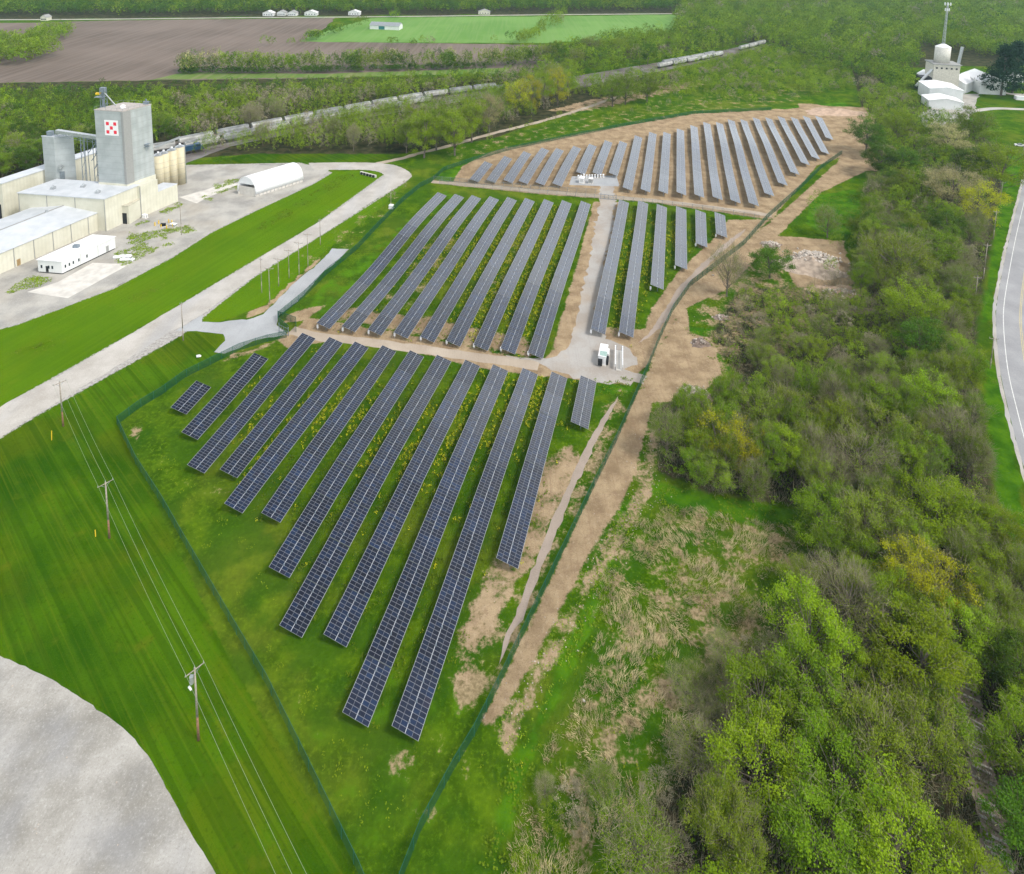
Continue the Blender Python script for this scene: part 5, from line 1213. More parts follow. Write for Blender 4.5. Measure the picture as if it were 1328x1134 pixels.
zone([(40,56),(92,52),(92,42),(60,40)], 8, (10, 14), (5, 6), {'lime': 2, 'green': 2}, 'round green tree of the small clump on the brown field', 'small clump on the brown field', 19)
zone([], 8, (8, 13), (4, 5.5), {'green': 3, 'dark': 2, 'olive': 1}, 'tree on the hedge running up to the white barn', 'trees of the hedge by the white barn', 20, line=[(396,55),(430,46),(470,34),(505,26),(520,20)], width=12)
zone([], 8, (7, 12), (3, 5), {'green': 3, 'budding': 2, 'dark': 1}, 'tree on the field boundary below the green field', 'trees of the low field boundary', 21, line=[(345,58),(360,60),(395,58)], width=10)
zone([], 10, (4, 11), (2.5, 4.5), {'dark': 2, 'budding': 2, 'green': 2}, 'small tree dotted along the edge of the green field', 'small trees along the green field', 22, line=[(460,57),(520,59),(580,59),(640,56),(690,50)], width=5)
zone([], 9, (10, 14), (4, 5.5), {'green': 2, 'olive': 2, 'budding': 2}, 'tree on the hedge dividing the two green fields', 'trees of the dividing hedge', 23, line=[(672,60),(700,44),(718,30),(728,20)], width=16)
zone([(-1200,23),(0,22),(335,19.5),(430,18.5),(560,17.5),(640,17),(700,15.5),(880,15),(880,-7),(-1200,-7)], 11, (12, 18), (5.5, 8), {'green': 4, 'dark': 5, 'olive': 2, 'conifer': 1}, 'tree of the wooded skyline behind the country road', 'trees of the wooded skyline', 24)
def apx(t): return t[3]*t[2]/((t[0]**2+t[1]**2+CH**2))
def vis(t):
    a = proj(t[0], t[1], t[3]*.6); return -20 < a[0] < 1348 and -20 < a[1] < 1160
hand = [t for t in ALL if t[6] is None]; fill = [t for t in ALL if t[6] is not None]
fill.sort(key=lambda t: -(apx(t)+(1 if vis(t) else 0)))
nind = 298-len(hand)
ORDX = ORD+['twenty-fifth','twenty-sixth','twenty-seventh','twenty-eighth','twenty-ninth','thirtieth']+['thirty-'+q for q in ORD[:9]]+['fortieth']+['forty-'+q for q in ORD[:9]]
CN = {'green': 'mid green', 'lime': 'lime green', 'yellow': 'yellow green', 'olive': 'olive', 'bare': 'grey bare', 'dark': 'dark green', 'conifer': 'blackish conifer', 'pink': 'buff', 'budding': 'thin budding'}
PL = {3: 'lower right wood', 4: 'middle of the right wood', 5: 'scrub above the right wood', 6: 'roadside belt', 7: 'bright clearing', 8: 'strip at the right edge', 9: 'wood behind the feed plant', 10: 'railway belt', 11: 'clump by the railway', 12: 'rough ground beyond the panels', 13: 'saplings outside the upper fence', 14: 'thicket beyond the panels', 15: 'far woodland at upper right', 16: 'long hedgerow', 17: 'bushes under the long hedgerow', 18: 'clump at the left field edge', 19: 'small clump on the brown field', 20: 'hedge by the white barn', 21: 'low field boundary', 22: 'green field edge', 23: 'hedge between the green fields', 24: 'wooded skyline', 25: 'row beside the railway curve', 26: 'brush below the meadow', 27: 'thicket beside the meadow', 28: 'fringe along the tracks'}
ind = []; cl = {}
for t in fill[:nind]:
    Y_ = proj(t[0], t[1], t[3]*.6); sz_ = 'tall' if t[3] > 11.5 else ('low' if t[3] < 7 else 'rounded'); cl.setdefault((t[7], t[4], sz_), []).append((Y_[0], t))
for (sd_, kd, sz_), L0 in cl.items():
    L0.sort(key=lambda q: q[0])
    for i, (_, t) in enumerate(L0):
        nm_ = sz_+' '+CN[kd]+' tree'; lab = ('only '+nm_ if len(L0) == 1 else ORDX[min(i, len(ORDX)-1)]+' '+nm_+' from the left')+' in the '+PL[sd_]
        ind.append(t[:5]+(lab, t[6]))
for t in hand+ind: plant_tree(t[0], t[1], t[2], t[3], t[4], t[5], t[6])
# the rest, as one object
far = fill[nind:]
LK = ['green', 'lime', 'yellow', 'olive', 'dark', 'conifer', 'pink']; VV = []; mi = []; tint = []; r = np.random.default_rng(99); nq = 0
order = {'budding': 3, 'bare': 3}
LODP = []
for _ in range(10):
    d_ = r.normal(size=(46, 3)); d_[:, 2] = np.abs(d_[:, 2])*1.0-.35; d_ /= np.linalg.norm(d_, axis=1)[:, None]; d_ *= r.uniform(.72, 1.02, 46)[:, None]
    d_[:, 2] = .45+d_[:, 2]*.5; LODP.append(d_)
for (x, y, R, H, kd, lb, gp, _) in far:
    d = math.hypot(x, y); n = int(np.clip(230000/d, 200, 1900)*(.6 if kd in ('bare',) else 1)); size = R*min(.26, .15*math.sqrt(300/n))
    P = LODP[r.integers(10)]; C = P[r.integers(0, 46, n)]+r.normal(size=(n, 3))*np.array([.10, .10, .04])
    if kd == 'conifer': z = r.uniform(.1, 1, n); an_ = r.uniform(0, 6.28, n); q = (1.05-z)*r.uniform(.5, 1, n)*1.3; C = np.stack([np.cos(an_)*q, np.sin(an_)*q, z], 1)
    C = C*np.array([R, R, H])+np.array([x, y, 0])
    v, _ = leaf_quads(C, size, r); VV.append(v); tint += [r.uniform(-.42, .22)]*(4*n); mi += [LK.index(kd) if kd in LK else (3 if r.uniform() < .7 else 7)]*n
    # stem
VV = np.concatenate(VV); nq = len(VV)//4
mats_ = [LEAF[k] for k in LK]+[MAT['twig']]
mm_ = np_mesh('distant_woodland', VV, np.arange(nq*4).reshape(-1, 4), None, mats=mats_, midx=mi)
ta_ = mm_.attributes.new('tint', 'FLOAT', 'POINT'); ta_.data.foreach_set('value', np.array(tint, np.float32)); o = bpy.data.objects.new('distant_woodland', mm_); COL.objects.link(o); tag(o, 'mass of spring green treetops of the far woods and hedgerows', 'woodland', kind='stuff')
print('TREES', len(ALL), 'far', len(far), 'quads', nq)

# ------------------------------------------------------------------ ground cover
def scatter(polys, dens, seed, fn=None):
    r = np.random.default_rng(seed); out_ = []
    for pts in polys:
        P = W(pts); xs = [p[0] for p in P]; ys = [p[1] for p in P]; A = (max(xs)-min(xs))*(max(ys)-min(ys)); n = int(A*dens)
        x = r.uniform(min(xs), max(xs), n); y = r.uniform(min(ys), max(ys), n); s = inpoly(x, y, P); out_.append(np.stack([x[s], y[s]], 1))
    return np.concatenate(out_)
def vnoise(x, y, s, seed=0):
    return (np.sin(x*s+seed+1.7*np.sin(y*s*.7+seed))+np.sin(y*s*1.3+seed*2+1.3*np.sin(x*s*.9))+.6*np.sin((x+y)*s*2.3+seed)+.5*np.sin((x-y)*s*3.7))/3.1
# dry matted grass of the meadow
MEADOW = [[(830,655),(900,658),(1045,690),(1040,740),(1005,800),(985,870),(930,960),(900,1040),(870,1150),(650,1150),(675,1060),(690,1000),(735,930),(770,860),(770,780),(800,700)]]
T_ = scatter(MEADOW, 1.9, 31); nn = vnoise(T_[:, 0], T_[:, 1], .33, 2)+.5*vnoise(T_[:, 0], T_[:, 1], 1.1, 5); T_ = T_[nn > -.18]
r = np.random.default_rng(32); nb = 15; base = np.repeat(T_, nb, 0)+r.normal(size=(len(T_)*nb, 2))*.28; lean = np.stack([vnoise(T_[:, 0], T_[:, 1], .25, 9), vnoise(T_[:, 0], T_[:, 1], .22, 4)], 1)*.9
D = np.concatenate([np.repeat(lean, nb, 0)+r.normal(size=(len(base), 2))*.3, r.uniform(.35, 1.0, (len(base), 1))], 1); D *= r.uniform(.35, .85, len(base))[:, None]
v, f = slivers(np.concatenate([base, np.zeros((len(base), 1))], 1), D, .045, r)
o = bpy.data.objects.new('dry_grass', np_mesh('dry_grass', v, f, MAT['straw'])); COL.objects.link(o); tag(o, 'matted tan dry grass over the meadow right of the fence', 'dry grass', kind='stuff')
# tufts of green herbage
def herb(polys, dens, size, mat, name, label, seed, thr=-.1, k=7, sc=.4, hz=.25, extra=None):
    T = scatter(polys, dens, seed) if polys else np.zeros((0, 2))
    if len(T): n_ = vnoise(T[:, 0], T[:, 1], sc, seed); T = T[n_ > thr]
    if extra is not None: T = np.concatenate([T, extra])
    r = np.random.default_rng(seed); B = np.repeat(T, k, 0); C = np.concatenate([B+r.normal(size=B.shape)*size*.9, np.abs(r.normal(size=(len(B), 1)))*hz+.03], 1)
    v, f = leaf_quads(C, size, r, 1.0); o = bpy.data.objects.new(name, np_mesh(name, v, f, mat)); COL.objects.link(o); tag(o, label, 'ground cover', kind='stuff'); return o
gap_g, gap_y = [], []
r = np.random.default_rng(41)
BLOB = {'N': [(340,560,50),(420,540,55),(470,540,45),(500,570,60),(550,590,55),(590,560,50),(640,570,45),(690,520,45),(640,520,40),(700,500,30),(720,500,30)], 'M': [(600,330,50),(650,330,60),(660,390,60),(700,380,60),(620,400,45),(560,340,40),(700,300,50),(690,330,60),(815,350,40),(830,330,40),(870,310,20),(745,330,40),(810,400,30)]}
for b, rows in (('N', ROWS['N'][1:]), ('M', ROWS['M'])):
    for i in range(len(rows)-1):
        if b == 'M' and i == 8: continue
        q, s_ = rows[i], rows[i+1]
        a0, a1 = at(q[2], q[3], ZL), at(q[6], q[7], ZL); b0, b1 = at(s_[0], s_[1], ZH), at(s_[4], s_[5], ZH)
        L_ = (a1-a0).length; n = int(L_*5)
        for _ in range(n):
            t = r.uniform(); u = r.uniform(-.15, 1.1)
            p = a0.lerp(a1, t)*(1-u)+b0.lerp(b1, t)*u
            px, py = proj(p.x, p.y, 0)
            den = max(math.exp(-((px-x)**2+(py-y)**2)/(2*(w_*.55)**2)) for x, y, w_ in BLOB[b])
            nv_ = vnoise(np.array([p.x]), np.array([p.y]), .5, i)[0]
            if r.uniform() < .25+den*.8+nv_*.4: gap_g.append((p.x, p.y))
            if r.uniform() < den*1.25+nv_*.5-.12: gap_y.append((p.x, p.y))
gap_g, gap_y = np.array(gap_g), np.array(gap_y)
herb(None, 0, .30, LEAF['green'], 'rank_growth', 'fresh green weeds growing in the strips between the solar rows', 51, k=7, extra=gap_g)
herb(None, 0, .17, MAT['flower'], 'wild_mustard', 'yellow flowering weeds in patches between the solar rows', 52, k=13, hz=.3, extra=gap_y)
herb([[(800,655),(835,640),(810,720),(775,820),(740,900),(700,980),(665,1080),(650,1150),(618,1150),(650,1020),(700,920),(745,820),(780,720)], [(835,625),(1060,668),(1045,700),(860,665)], [(885,425),(930,428),(975,480),(960,500),(925,470)], [(1045,262),(1110,250),(1120,300),(1070,312)], [(770,492),(838,502),(815,515),(765,512)],[(822,480),(848,474),(838,498),(806,494)]], .9, .34, LEAF['green'], 'weeds', 'bright green weeds along the edge of the bare soil strip', 53, -.2)
herb([[(360,850),(450,960),(640,960),(575,1120),(465,1120),(400,1000)], [(160,560),(330,640),(340,740),(420,900),(360,880),(240,700)]], .30, .26, LEAF['lime'], 'clover', 'light green clover tufts in the rough grass in front of the near block', 54, .15, k=5)
herb([[(640,960),(690,950),(660,1080),(640,1140),(618,1140)]], .5, .2, MAT['flower'], 'wild_mustard', 'scattered yellow flowers beside the lower fence corner', 55, .25, k=3, hz=.3)
herb([[(338,292),(372,270),(405,250),(440,228),(460,226),(455,236),(425,250),(395,270),(350,296),(332,300)], [(-20,470),(40,448),(75,438),(80,446),(40,462),(0,480)], [(140,398),(190,376),(230,356),(235,362),(190,385),(145,404)]], 1.0, .34, LEAF['green'], 'ditch_growth', 'darker rank growth along the ditch in the mown swathe', 63, -.1, k=6, hz=.2)
herb([[(150,318),(165,303),(200,300),(245,292),(255,300),(230,318),(190,330),(165,345),(150,345)], [(175,292),(232,262),(238,266),(200,285),(180,294)], [(275,235),(312,232),(310,236),(280,246)], [(5,380),(40,357),(68,362),(50,372),(20,382)], [(260,256),(310,240),(315,244),(275,262)]], 4.5, .42, LEAF['olive'], 'yard_weeds', 'yellow green weeds and moss on the gravel of the plant yard', 64, .0, k=4, sc=.25, hz=.03)
herb([[(640,945),(692,862),(737,775),(776,705),(818,640),(842,560),(862,560),(852,640),(822,700),(780,775),(725,880),(690,960),(655,1010)]], 1.0, .22, LEAF['olive'], 'verge_growth', 'sparse low growth creeping over the edge of the bare soil strip', 68, -.1, k=4, hz=.12)
herb([[(840,720),(900,700),(1000,720),(990,800),(940,880),(860,930),(790,960),(760,900),(790,780)], [(700,1010),(780,980),(860,1000),(840,1134),(670,1134)]], .5, .26, LEAF['olive'], 'meadow_herbs', 'olive green herbs among the dry grass of the meadow', 69, .0, k=6, hz=.25)
# undergrowth of the right wood
UG = [WOOD[0][5:]]
herb([[(1110,370),(1070,385),(960,375),(930,440),(960,500),(860,530),(860,610),(920,640),(1060,665),(1050,710),(1010,800),(985,880),(910,970),(880,1050),(850,1150),(1330,1150),(1320,760),(1290,690),(1262,500),(1262,420),(1285,290),(1150,235),(1125,260)]], .55, .42, LEAF['green'], 'undergrowth', 'green and brown undergrowth below the right wood', 56, -.25, k=8, hz=.7)
T_ = scatter([[(1110,340),(1040,375),(960,370),(925,440),(960,500),(860,525),(856,610),(920,640),(1060,665),(1050,710),(1010,800),(985,880),(860,980),(830,1150),(1330,1150),(1320,760),(1290,690),(1262,500),(1262,420),(1285,290),(1150,235),(1125,260)]], .5, 57)
B = np.repeat(T_, 12, 0); D = r.normal(size=(len(B), 3))*np.array([.5, .5, .3]); D[:, 2] = np.abs(D[:, 2])+.9; D *= r.uniform(.6, 1.6, len(B))[:, None]
v, f = slivers(np.concatenate([B+r.normal(size=B.shape)*.5, r.uniform(0, .6, (len(B), 1))], 1), D, .05, r)
o = bpy.data.objects.new('brushwood', np_mesh('brushwood', v, f, MAT['twig'])); COL.objects.link(o); tag(o, 'grey brown leafless brushwood on the floor of the right wood', 'brushwood', kind='stuff')

# ------------------------------------------------------------------ heaps, rubble and stones
def rock_mesh(n, spread, size, seed, mound=0):
    r = np.random.default_rng(seed); bm = bmesh.new()
    for _ in range(n):
        a, b = r.normal()*spread[0]*.45, r.normal()*spread[1]*.45; s = size*r.uniform(.4, 1.5)
        z = max(0, mound*(1-(a/spread[0])**2-(b/spread[1])**2))
        mt = Matrix.Translation((a, b, z+s*.2)) @ Matrix.Rotation(r.uniform(0, 6), 4, Vector(r.normal(size=3)).normalized()) @ Matrix.Diagonal((s, s*r.uniform(.5, .9), s*r.uniform(.4, .8), 1))
        k = bmesh.ops.create_icosphere(bm, subdivisions=1, radius=.6, matrix=mt)
        for v_ in k['verts']: v_.co += Vector(r.normal(size=3))*s*.08
    me = bpy.data.meshes.new('stones'); bm.to_mesh(me); bm.free(); return me
def heap(p, rx, ry, h, mat, label, rocks=None, rz=0, seed=1, name='soil_heap'):
    root = empty(name, at(*p), rz); tag(root, label, 'heap'); r = np.random.default_rng(seed); V = []; nr, na = 12, 36
    for i in range(nr+1):
        for j in range(na):
            t = i/nr; a = 2*math.pi*j/na; k = t*(1+.13*math.sin(3*a+seed)+.08*math.sin(7*a))
            z = h*(math.cos(t*math.pi)*.5+.5)*(1+.2*math.sin(a*2+seed))+(r.normal()*h*.05 if i < nr else -.1)
            V.append((rx*k*math.cos(a), ry*k*math.sin(a), z))
    Fc = [(i*na+j, (i+1)*na+j, (i+1)*na+(j+1) % na, i*na+(j+1) % na) for i in range(nr) for j in range(na)]
    o = bpy.data.objects.new('mound', np_mesh('mound', V, Fc, mat, True)); COL.objects.link(o); o.parent = root
    if rocks:
        n, s, mt, off = rocks; me = rock_mesh(n, (rx*.8, ry*.8), s, seed, h*.9); me.materials.append(mt); o = bpy.data.objects.new('rubble', me); COL.objects.link(o); o.parent = root; o.location = (off[0], off[1], 0)
heap((908,446), 3.0, 2.0, 1.5, MAT['soil_heap'], 'dark brown soil heap on the green patch right of the bare strip', (30, .5, MAT['rock'], (0, 0)), seed=2)
heap((900,512), 4.6, 3.4, 1.0, MAT['soil_heap'], 'low grey brown rubble heap above the wood tip', (140, .5, MAT['rock'], (0, 0)), seed=3, name='rubble_heap')
heap((935,412), 2.6, 1.8, .7, MAT['soil_heap'], 'small low soil heap above the dark one', (20, .5, MAT['rock'], (0, 0)), seed=4)
heap((1052,345), 12, 9, 2.4, simple('pale_fill', L(.40, .32, .25), .95, var=.25, scale=.6, bump=.6), 'large pale earth mound strewn with white rubble', (320, .8, MAT['rock_pale'], (2.5, 2.5)), seed=5, name='rubble_heap')
heap((1085,378), 10, 4, 1.6, simple('tan_fill', L(.42, .3, .21), .95, var=.25, scale=.6, bump=.6), 'long tan earth bank below the pale mound', (110, .6, MAT['rock'], (0, -2)), seed=6, name='rubble_heap')
heap((1000,318), 4, 3, .9, MAT['soil_heap'], 'small stony heap left of the pale mound', (60, .7, MAT['rock_pale'], (0, 0)), seed=7, name='rubble_heap')
heap((1100,402), 8, 3, .8, MAT['soil_heap'], 'low brown bank in the scrub under the earth mound', (40, .5, MAT['rock'], (0, 0)), seed=8)
heap((1085,146), 22, 10, 2.0, simple('far_fill', L(.46, .33, .24), .95, var=.2, scale=.4), 'wide tan earth mound behind the right end of the far block', None, seed=9)
# loose stones
r = np.random.default_rng(61); bm = bmesh.new()
Ls = smooth_line(W([(655,930),(715,850),(765,770),(800,700),(845,640),(850,560)]), 1)
pts = [(Ls[k].x+r.normal()*2.2, Ls[k].y+r.normal()*1.2) for k in r.integers(0, len(Ls), 230)]+[tuple(p) for p in scatter([[(700,560),(740,570),(700,660),(670,660)], [(620,800),(650,770),(640,830),(600,890)], [(870,400),(980,310),(1040,250),(860,470)]], .06, 62)]+[tuple(p) for p in scatter([[(0,860),(110,925),(200,1010),(260,1120),(0,1134)]], .035, 66)]
for x, y in pts:
    s = r.uniform(.05, .14); bmesh.ops.create_icosphere(bm, subdivisions=1, radius=s, matrix=Matrix.Translation((x, y, s*.3)) @ Matrix.Diagonal((1, r.uniform(.6, 1), .6, 1)))
me = bpy.data.meshes.new('loose_stones'); bm.to_mesh(me); bm.free(); me.materials.append(MAT['rock']); o = bpy.data.objects.new('loose_stones', me); COL.objects.link(o); tag(o, 'pale stones scattered along the bare soil strip', 'stones', kind='stuff')
for (x, y), s, lb in (((757,909), .7, 'white boulder alone in the meadow below the soil strip'), ((258,463), .8, 'white slab lying in the lawn near the gravel apron'), ((925,358), .5, 'pale boulder outside the fence near the bare sapling')):
    me = rock_mesh(1, (.01, .01), s*1.3, int(x)); me.materials.append(MAT['white'] if s > .6 else MAT['rock_pale']); o = bpy.data.objects.new('boulder', me); COL.objects.link(o); o.location = at(x, y); tag(o, lb, 'rock')
# yellow markers
for (x, y), h, lb in (((124,696), 1.3, 'yellow marker post beside the middle lawn pole'), ((67,571), 2.2, 'yellow guy wire guard left of the farthest lawn pole')):
    o = empty('marker_post', at(x, y)); tag(o, lb, 'marker post'); MB().tube((0, 0, 0), (.15 if h > 2 else 0, 0, h), .08, n=8).build('post', MAT['yellow'], o); MB().tube((.15 if h > 2 else 0, 0, h), (.15 if h > 2 else 0, 0, h+.1), .09, .05, 8).build('cap', MAT['yellow'], o)

# ------------------------------------------------------------------ old sleepers at the lower right
ol_ = smooth_line(W([(1250,845),(1256,900),(1266,960),(1276,1020),(1288,1080),(1300,1150)]), .62)
m = MB(); r = np.random.default_rng(71)
for i, p in enumerate(ol_):
    if r.uniform() < .25: continue
    d = (ol_[min(i+1, len(ol_)-1)]-ol_[max(0, i-1)]).normalized(); m.box((p.x+r.normal()*.15, p.y, .16), (2.6*r.uniform(.7, 1), .24, .16), math.atan2(d.y, d.x)-math.pi/2+r.normal()*.05)
tag(m.build('old_sleepers', simple('weathered_sleeper', L(.5, .47, .44), .95, var=.35, scale=2)), kind='structure')
ribbon('old_railway_bed', ol_, -1.7, 1.7, .01, MAT['path'], .35)
herb([[(1243,850),(1262,845),(1300,1000),(1325,1140),(1270,1140)]], 1.1, .26, LEAF['green'], 'track_weeds', 'weeds overgrowing the old sleepers at the lower right', 67, -.1, k=5, hz=.15)

# ------------------------------------------------------------------ railway
def rails(line, name):
    m = MB()
    for off in (-.72, .72):
        A, B2 = ribbon_pts(line, off-.05, off+.05)
        for i in range(len(line)-1): m.quadbox([(A[i].x, A[i].y, .02), (B2[i].x, B2[i].y, .02), (B2[i+1].x, B2[i+1].y, .02), (A[i+1].x, A[i+1].y, .02)], [(A[i].x, A[i].y, .2), (B2[i].x, B2[i].y, .2), (B2[i+1].x, B2[i+1].y, .2), (A[i+1].x, A[i+1].y, .2)])
    tag(m.build(name, MAT['rail']), kind='structure')
RL = [(-150,318),(-60,280),(60,238),(150,216),(243,200),(300,188),(380,171),(460,155),(560,136),(660,122),(750,114),(800,105),(864,90),(926,78),(975,65),(1000,58)]
base = smooth_line(W(RL), 4)
lines = [base]+[[Vector(q) for q in ribbon_pts(base, -o_, 0)[0]] for o_ in (4.6, 9.2, 13.8)]
for i, l_ in enumerate(lines): rails(l_, 'railway_track')
def hopper_car(mat):
    root = empty('hopper_car'); m = MB(); L_, w_, = 16.5, 3.0
    prof = [(-1.5, 1.9), (-1.5, 3.6), (-1.1, 4.3), (-.4, 4.6), (.4, 4.6), (1.1, 4.3), (1.5, 3.6), (1.5, 1.9), (.6, .9), (-.6, .9)]
    V = []; xs = [(-L_/2, .62), (-L_/2+.2, .62), (-L_/2+1.8, 1), (L_/2-1.8, 1), (L_/2-.2, .62), (L_/2, .62)]
    for k, (y, s) in enumerate(xs):
        for (x, z) in prof: V.append((x, y, z if (z > 2.5 or s == 1) else 2.4+(z-1.9)*.1))
    n = len(prof); Fc = []
    i0 = len(m.v); m.v += V
    for e in range(len(xs)-1):
        for k in range(n): m.f.append([i0+e*n+k, i0+e*n+(k+1) % n, i0+(e+1)*n+(k+1) % n, i0+(e+1)*n+k])
    m.f.append([i0+k for k in range(n)]); m.f.append([i0+(len(xs)-1)*n+k for k in range(n)])
    for k in range(13): 
        for s_ in (-1, 1): m.box((s_*1.53, -L_/2+1.8+k*(L_-3.6)/12, 2.75), (.08, .1, 1.7))
    m.build('hopper_body', mat, root)
    MB().box((0, 0, 4.68), (1.0, L_-2, .16)).box((.95, 0, 4.55), (.5, L_-1, .06)).box((-.95, 0, 4.55), (.5, L_-1, .06)).build('roof_walkway', MAT['car_grey'], root)
    MB().box((0, 0, 1.15), (2.2, L_+1.2, .25)).build('underframe', MAT['iron'], root)
    for s_ in (-1, 1):
        b = MB().box((0, s_*(L_/2-1.2), .62), (2.0, 2.4, .5)).build('bogie', MAT['iron'], root); m = MB()
        for x in (-.75, .75):
            for y in (-.85, .85): m.tube((x-.07, s_*(L_/2-1.2)+y, .62), (x+.07, s_*(L_/2-1.2)+y, .62), .45, n=12)
        m.build('wheel', MAT['rail'], b)
    return root
cw, cg = hopper_car(MAT['car_white']), hopper_car(MAT['car_grey']); used_ = set()
CNT = {}
def place_on(line, y_from, y_to, tno, gaps=()):
    acc = 0; i = 0; dist = [0]
    for a, b in zip(line, line[1:]): dist.append(dist[-1]+(b-a).length)
    def pt(s):
        k = min(max(int(np.searchsorted(dist, s))-1, 0), len(line)-2); return line[k].lerp(line[k+1], (s-dist[k])/(dist[k+1]-dist[k]))
    def s_at(px):
        b_ = min(range(len(line)), key=lambda j: abs(proj(line[j].x, line[j].y, 2)[0]-px)); return dist[b_]
    s = s_at(y_from); e = s_at(y_to); n = 0
    while s < e:
        p = pt(s); q = pt(s+3); px = proj(p.x, p.y, 2)[0]
        if not any(a < px < b for a, b in gaps):
            src = cw if random.random() < .7 else cg
            if src.name not in used_: used_.add(src.name); c = src
            else: c = copy_tree(src)
            c.location = (p.x, p.y, .2); dv = q-p; c.rotation_euler = (0, 0, -math.atan2(dv.x, dv.y)); n += 1
            CNT[(tno, src.name)] = CNT.get((tno, src.name), 0)+1
            c['label'] = ORDX[CNT[(tno, src.name)]-1]+' '+('pale' if src is cw else 'grey')+' covered hopper wagon from the left on the '+['nearest','second','third','farthest'][tno]+' railway track'; c['category'] = 'rail wagon'; c['group'] = 'hopper wagons on the '+['nearest','second','third','farthest'][tno]+' track, '+('pale' if src is cw else 'grey')
        s += 18.4
place_on(lines[1], 262, 560, 1); place_on(lines[2], 200, 250, 2); place_on(lines[3], 252, 640, 3); place_on(lines[1], 735, 755, 1); place_on(lines[1], 862, 935, 1); place_on(lines[2], 868, 930, 2); place_on(lines[1], 965, 990, 1)
lp = min(lines[0], key=lambda p: abs(proj(p.x, p.y, 2)[0]-246)); k_ = lines[0].index(lp); dv = lines[0][k_+1]-lp
lo = empty('locomotive', (lp.x, lp.y, .2), -math.atan2(dv.x, dv.y)); tag(lo, 'dark blue diesel locomotive on the track behind the cream silos', 'locomotive')
MB().box((0, 0, 1.3), (2.9, 15, .4)).build('frame', MAT['iron'], lo); MB().box((0, -1.5, 2.75), (1.9, 9.4, 2.5)).build('hood', MAT['navy'], lo); MB().box((0, 4.6, 2.95), (2.9, 2.6, 2.9)).build('cab', MAT['navy'], lo)
MB().box((0, 6.5, 2.2), (1.9, 1.6, 1.4)).build('short_nose', MAT['navy'], lo); MB().box((0, 4.6, 3.5), (2.95, 1.6, .7)).build('window', MAT['glass'], lo)
MB().tube((0, -3, 4), (0, -3, 4.35), .7, n=12).tube((0, -5, 4), (0, -5, 4.35), .7, n=12).build('roof_fan', MAT['steel'], lo)
for s_ in (-1, 1): MB().box((0, s_*5, .6), (2.3, 3.6, .8)).build('bogie', MAT['iron'], lo)
MB().box((0, 0, .65), (2.0, 3.6, .8)).build('fuel_tank', MAT['iron'], lo)

# ------------------------------------------------------------------ white grain works at the upper right
def hut(name, p, w_, l_, zw, zr, label, cat, rz=0.0, wall=None, roof=None, wins=0, group=None):
    root = empty(name, at(*p), rz); tag(root, label, cat, group); m = MB(); a, b = w_/2, l_/2
    m.poly([(-a, -b, 0), (a, -b, 0), (a, -b, zw), (0, -b, zr), (-a, -b, zw)]).poly([(-a, b, 0), (a, b, 0), (a, b, zw), (0, b, zr), (-a, b, zw)]).poly([(-a, -b, 0), (-a, b, 0), (-a, b, zw), (-a, -b, zw)]).poly([(a, -b, 0), (a, b, 0), (a, b, zw), (a, -b, zw)])
    m.build('wall', wall or MAT['white_clad'], root); r_ = MB()
    for s_ in (-1, 1):
        P = [(s_*(a+.4), -b-.4, zw-.1), (0, -b-.4, zr), (0, b+.4, zr), (s_*(a+.4), b+.4, zw-.1)]; r_.quadbox(P, [(x, y, z+.2) for x, y, z in P])
    r_.build('roof', roof or MAT['white'], root)
    for k in range(wins): MB().box((-a+(k+.7)*w_/(wins+.4), -b-.04, zw*.45), (1.0, .1, 1.3)).build('window', MAT['glass'], root)
    return root
hut('storage_shed', (1274,117), 17, 26, 9, 13, 'white gabled shed at the right of the grain works', 'shed', -.15)
hut('storage_shed', (1243,116), 15, 24, 7, 11, 'lower white shed joined left of the gabled one', 'shed', -.9)
wq = hut('storage_shed', (1218,128), 20, 22, 9, 10.5, 'wide white shed with low curved roof in front of the grain works', 'shed', -.25)
hut('storage_shed', (1221,138), 20, 14, 5, 7, 'front white shed partly hidden by trees at the grain works', 'shed', -.25)
hut('storage_shed', (1203,113), 12, 10, 9, 12, 'small white shed at the left back of the grain works', 'shed', .2)
gw = empty('grain_works', at(1219,117), -.2); tag(gw, 'boxy cream concrete grain works block with a round white tank on top', 'industrial building')
MB().box((0, 0, 10), (17, 14, 20)).build('wall', simple('pale_block', L(.55, .52, .45)), gw); MB().box((0, 0, 20.3), (18.5, 15.5, .6)).build('roof', MAT['trim'], gw)
MB().tube((-1, 0, 20.6), (-1, 0, 32), 5, n=24).build('round_tank', simple('tank_paint', L(.6, .58, .52)), gw, True); MB().tube((-1, 0, 32), (-1, 0, 34), 5.1, 1.5, 24).build('tank_roof', MAT['white'], gw)
for k in range(5): MB().box((-6.5+k*3.2, -7.06, 17.5), (1.2, .14, 1.2)).build('window', MAT['dark'], gw)
MB().box((-12, -2, 5), (8, 9, 10)).build('lean_to', MAT['dark'], gw)
MB().tube((-9, -6, 16), (-20, -10, 4), .9, n=6).build('conveyor', MAT['galv'], gw)
dc = empty('dust_collector', at(1237,110)); tag(dc, 'blue cone shaped dust collector beside the grain works', 'dust collector')
MB().tube((0, 0, 6), (0, 0, 12), .4, 2.0, 16).tube((0, 0, 12), (0, 0, 16), 2.0, n=16).build('cone', simple('blue_paint', L(.08, .2, .35)), dc); MB().tube((1.5, 0, 15), (3.2, 0, 29), 1.1, n=12).build('stack', MAT['galv'], dc)
m = MB()
for x, y in ((-1.6, -1.6), (1.6, -1.6), (1.6, 1.6), (-1.6, 1.6)): m.tube((x, y, 0), (x, y, 13), .2, n=4)
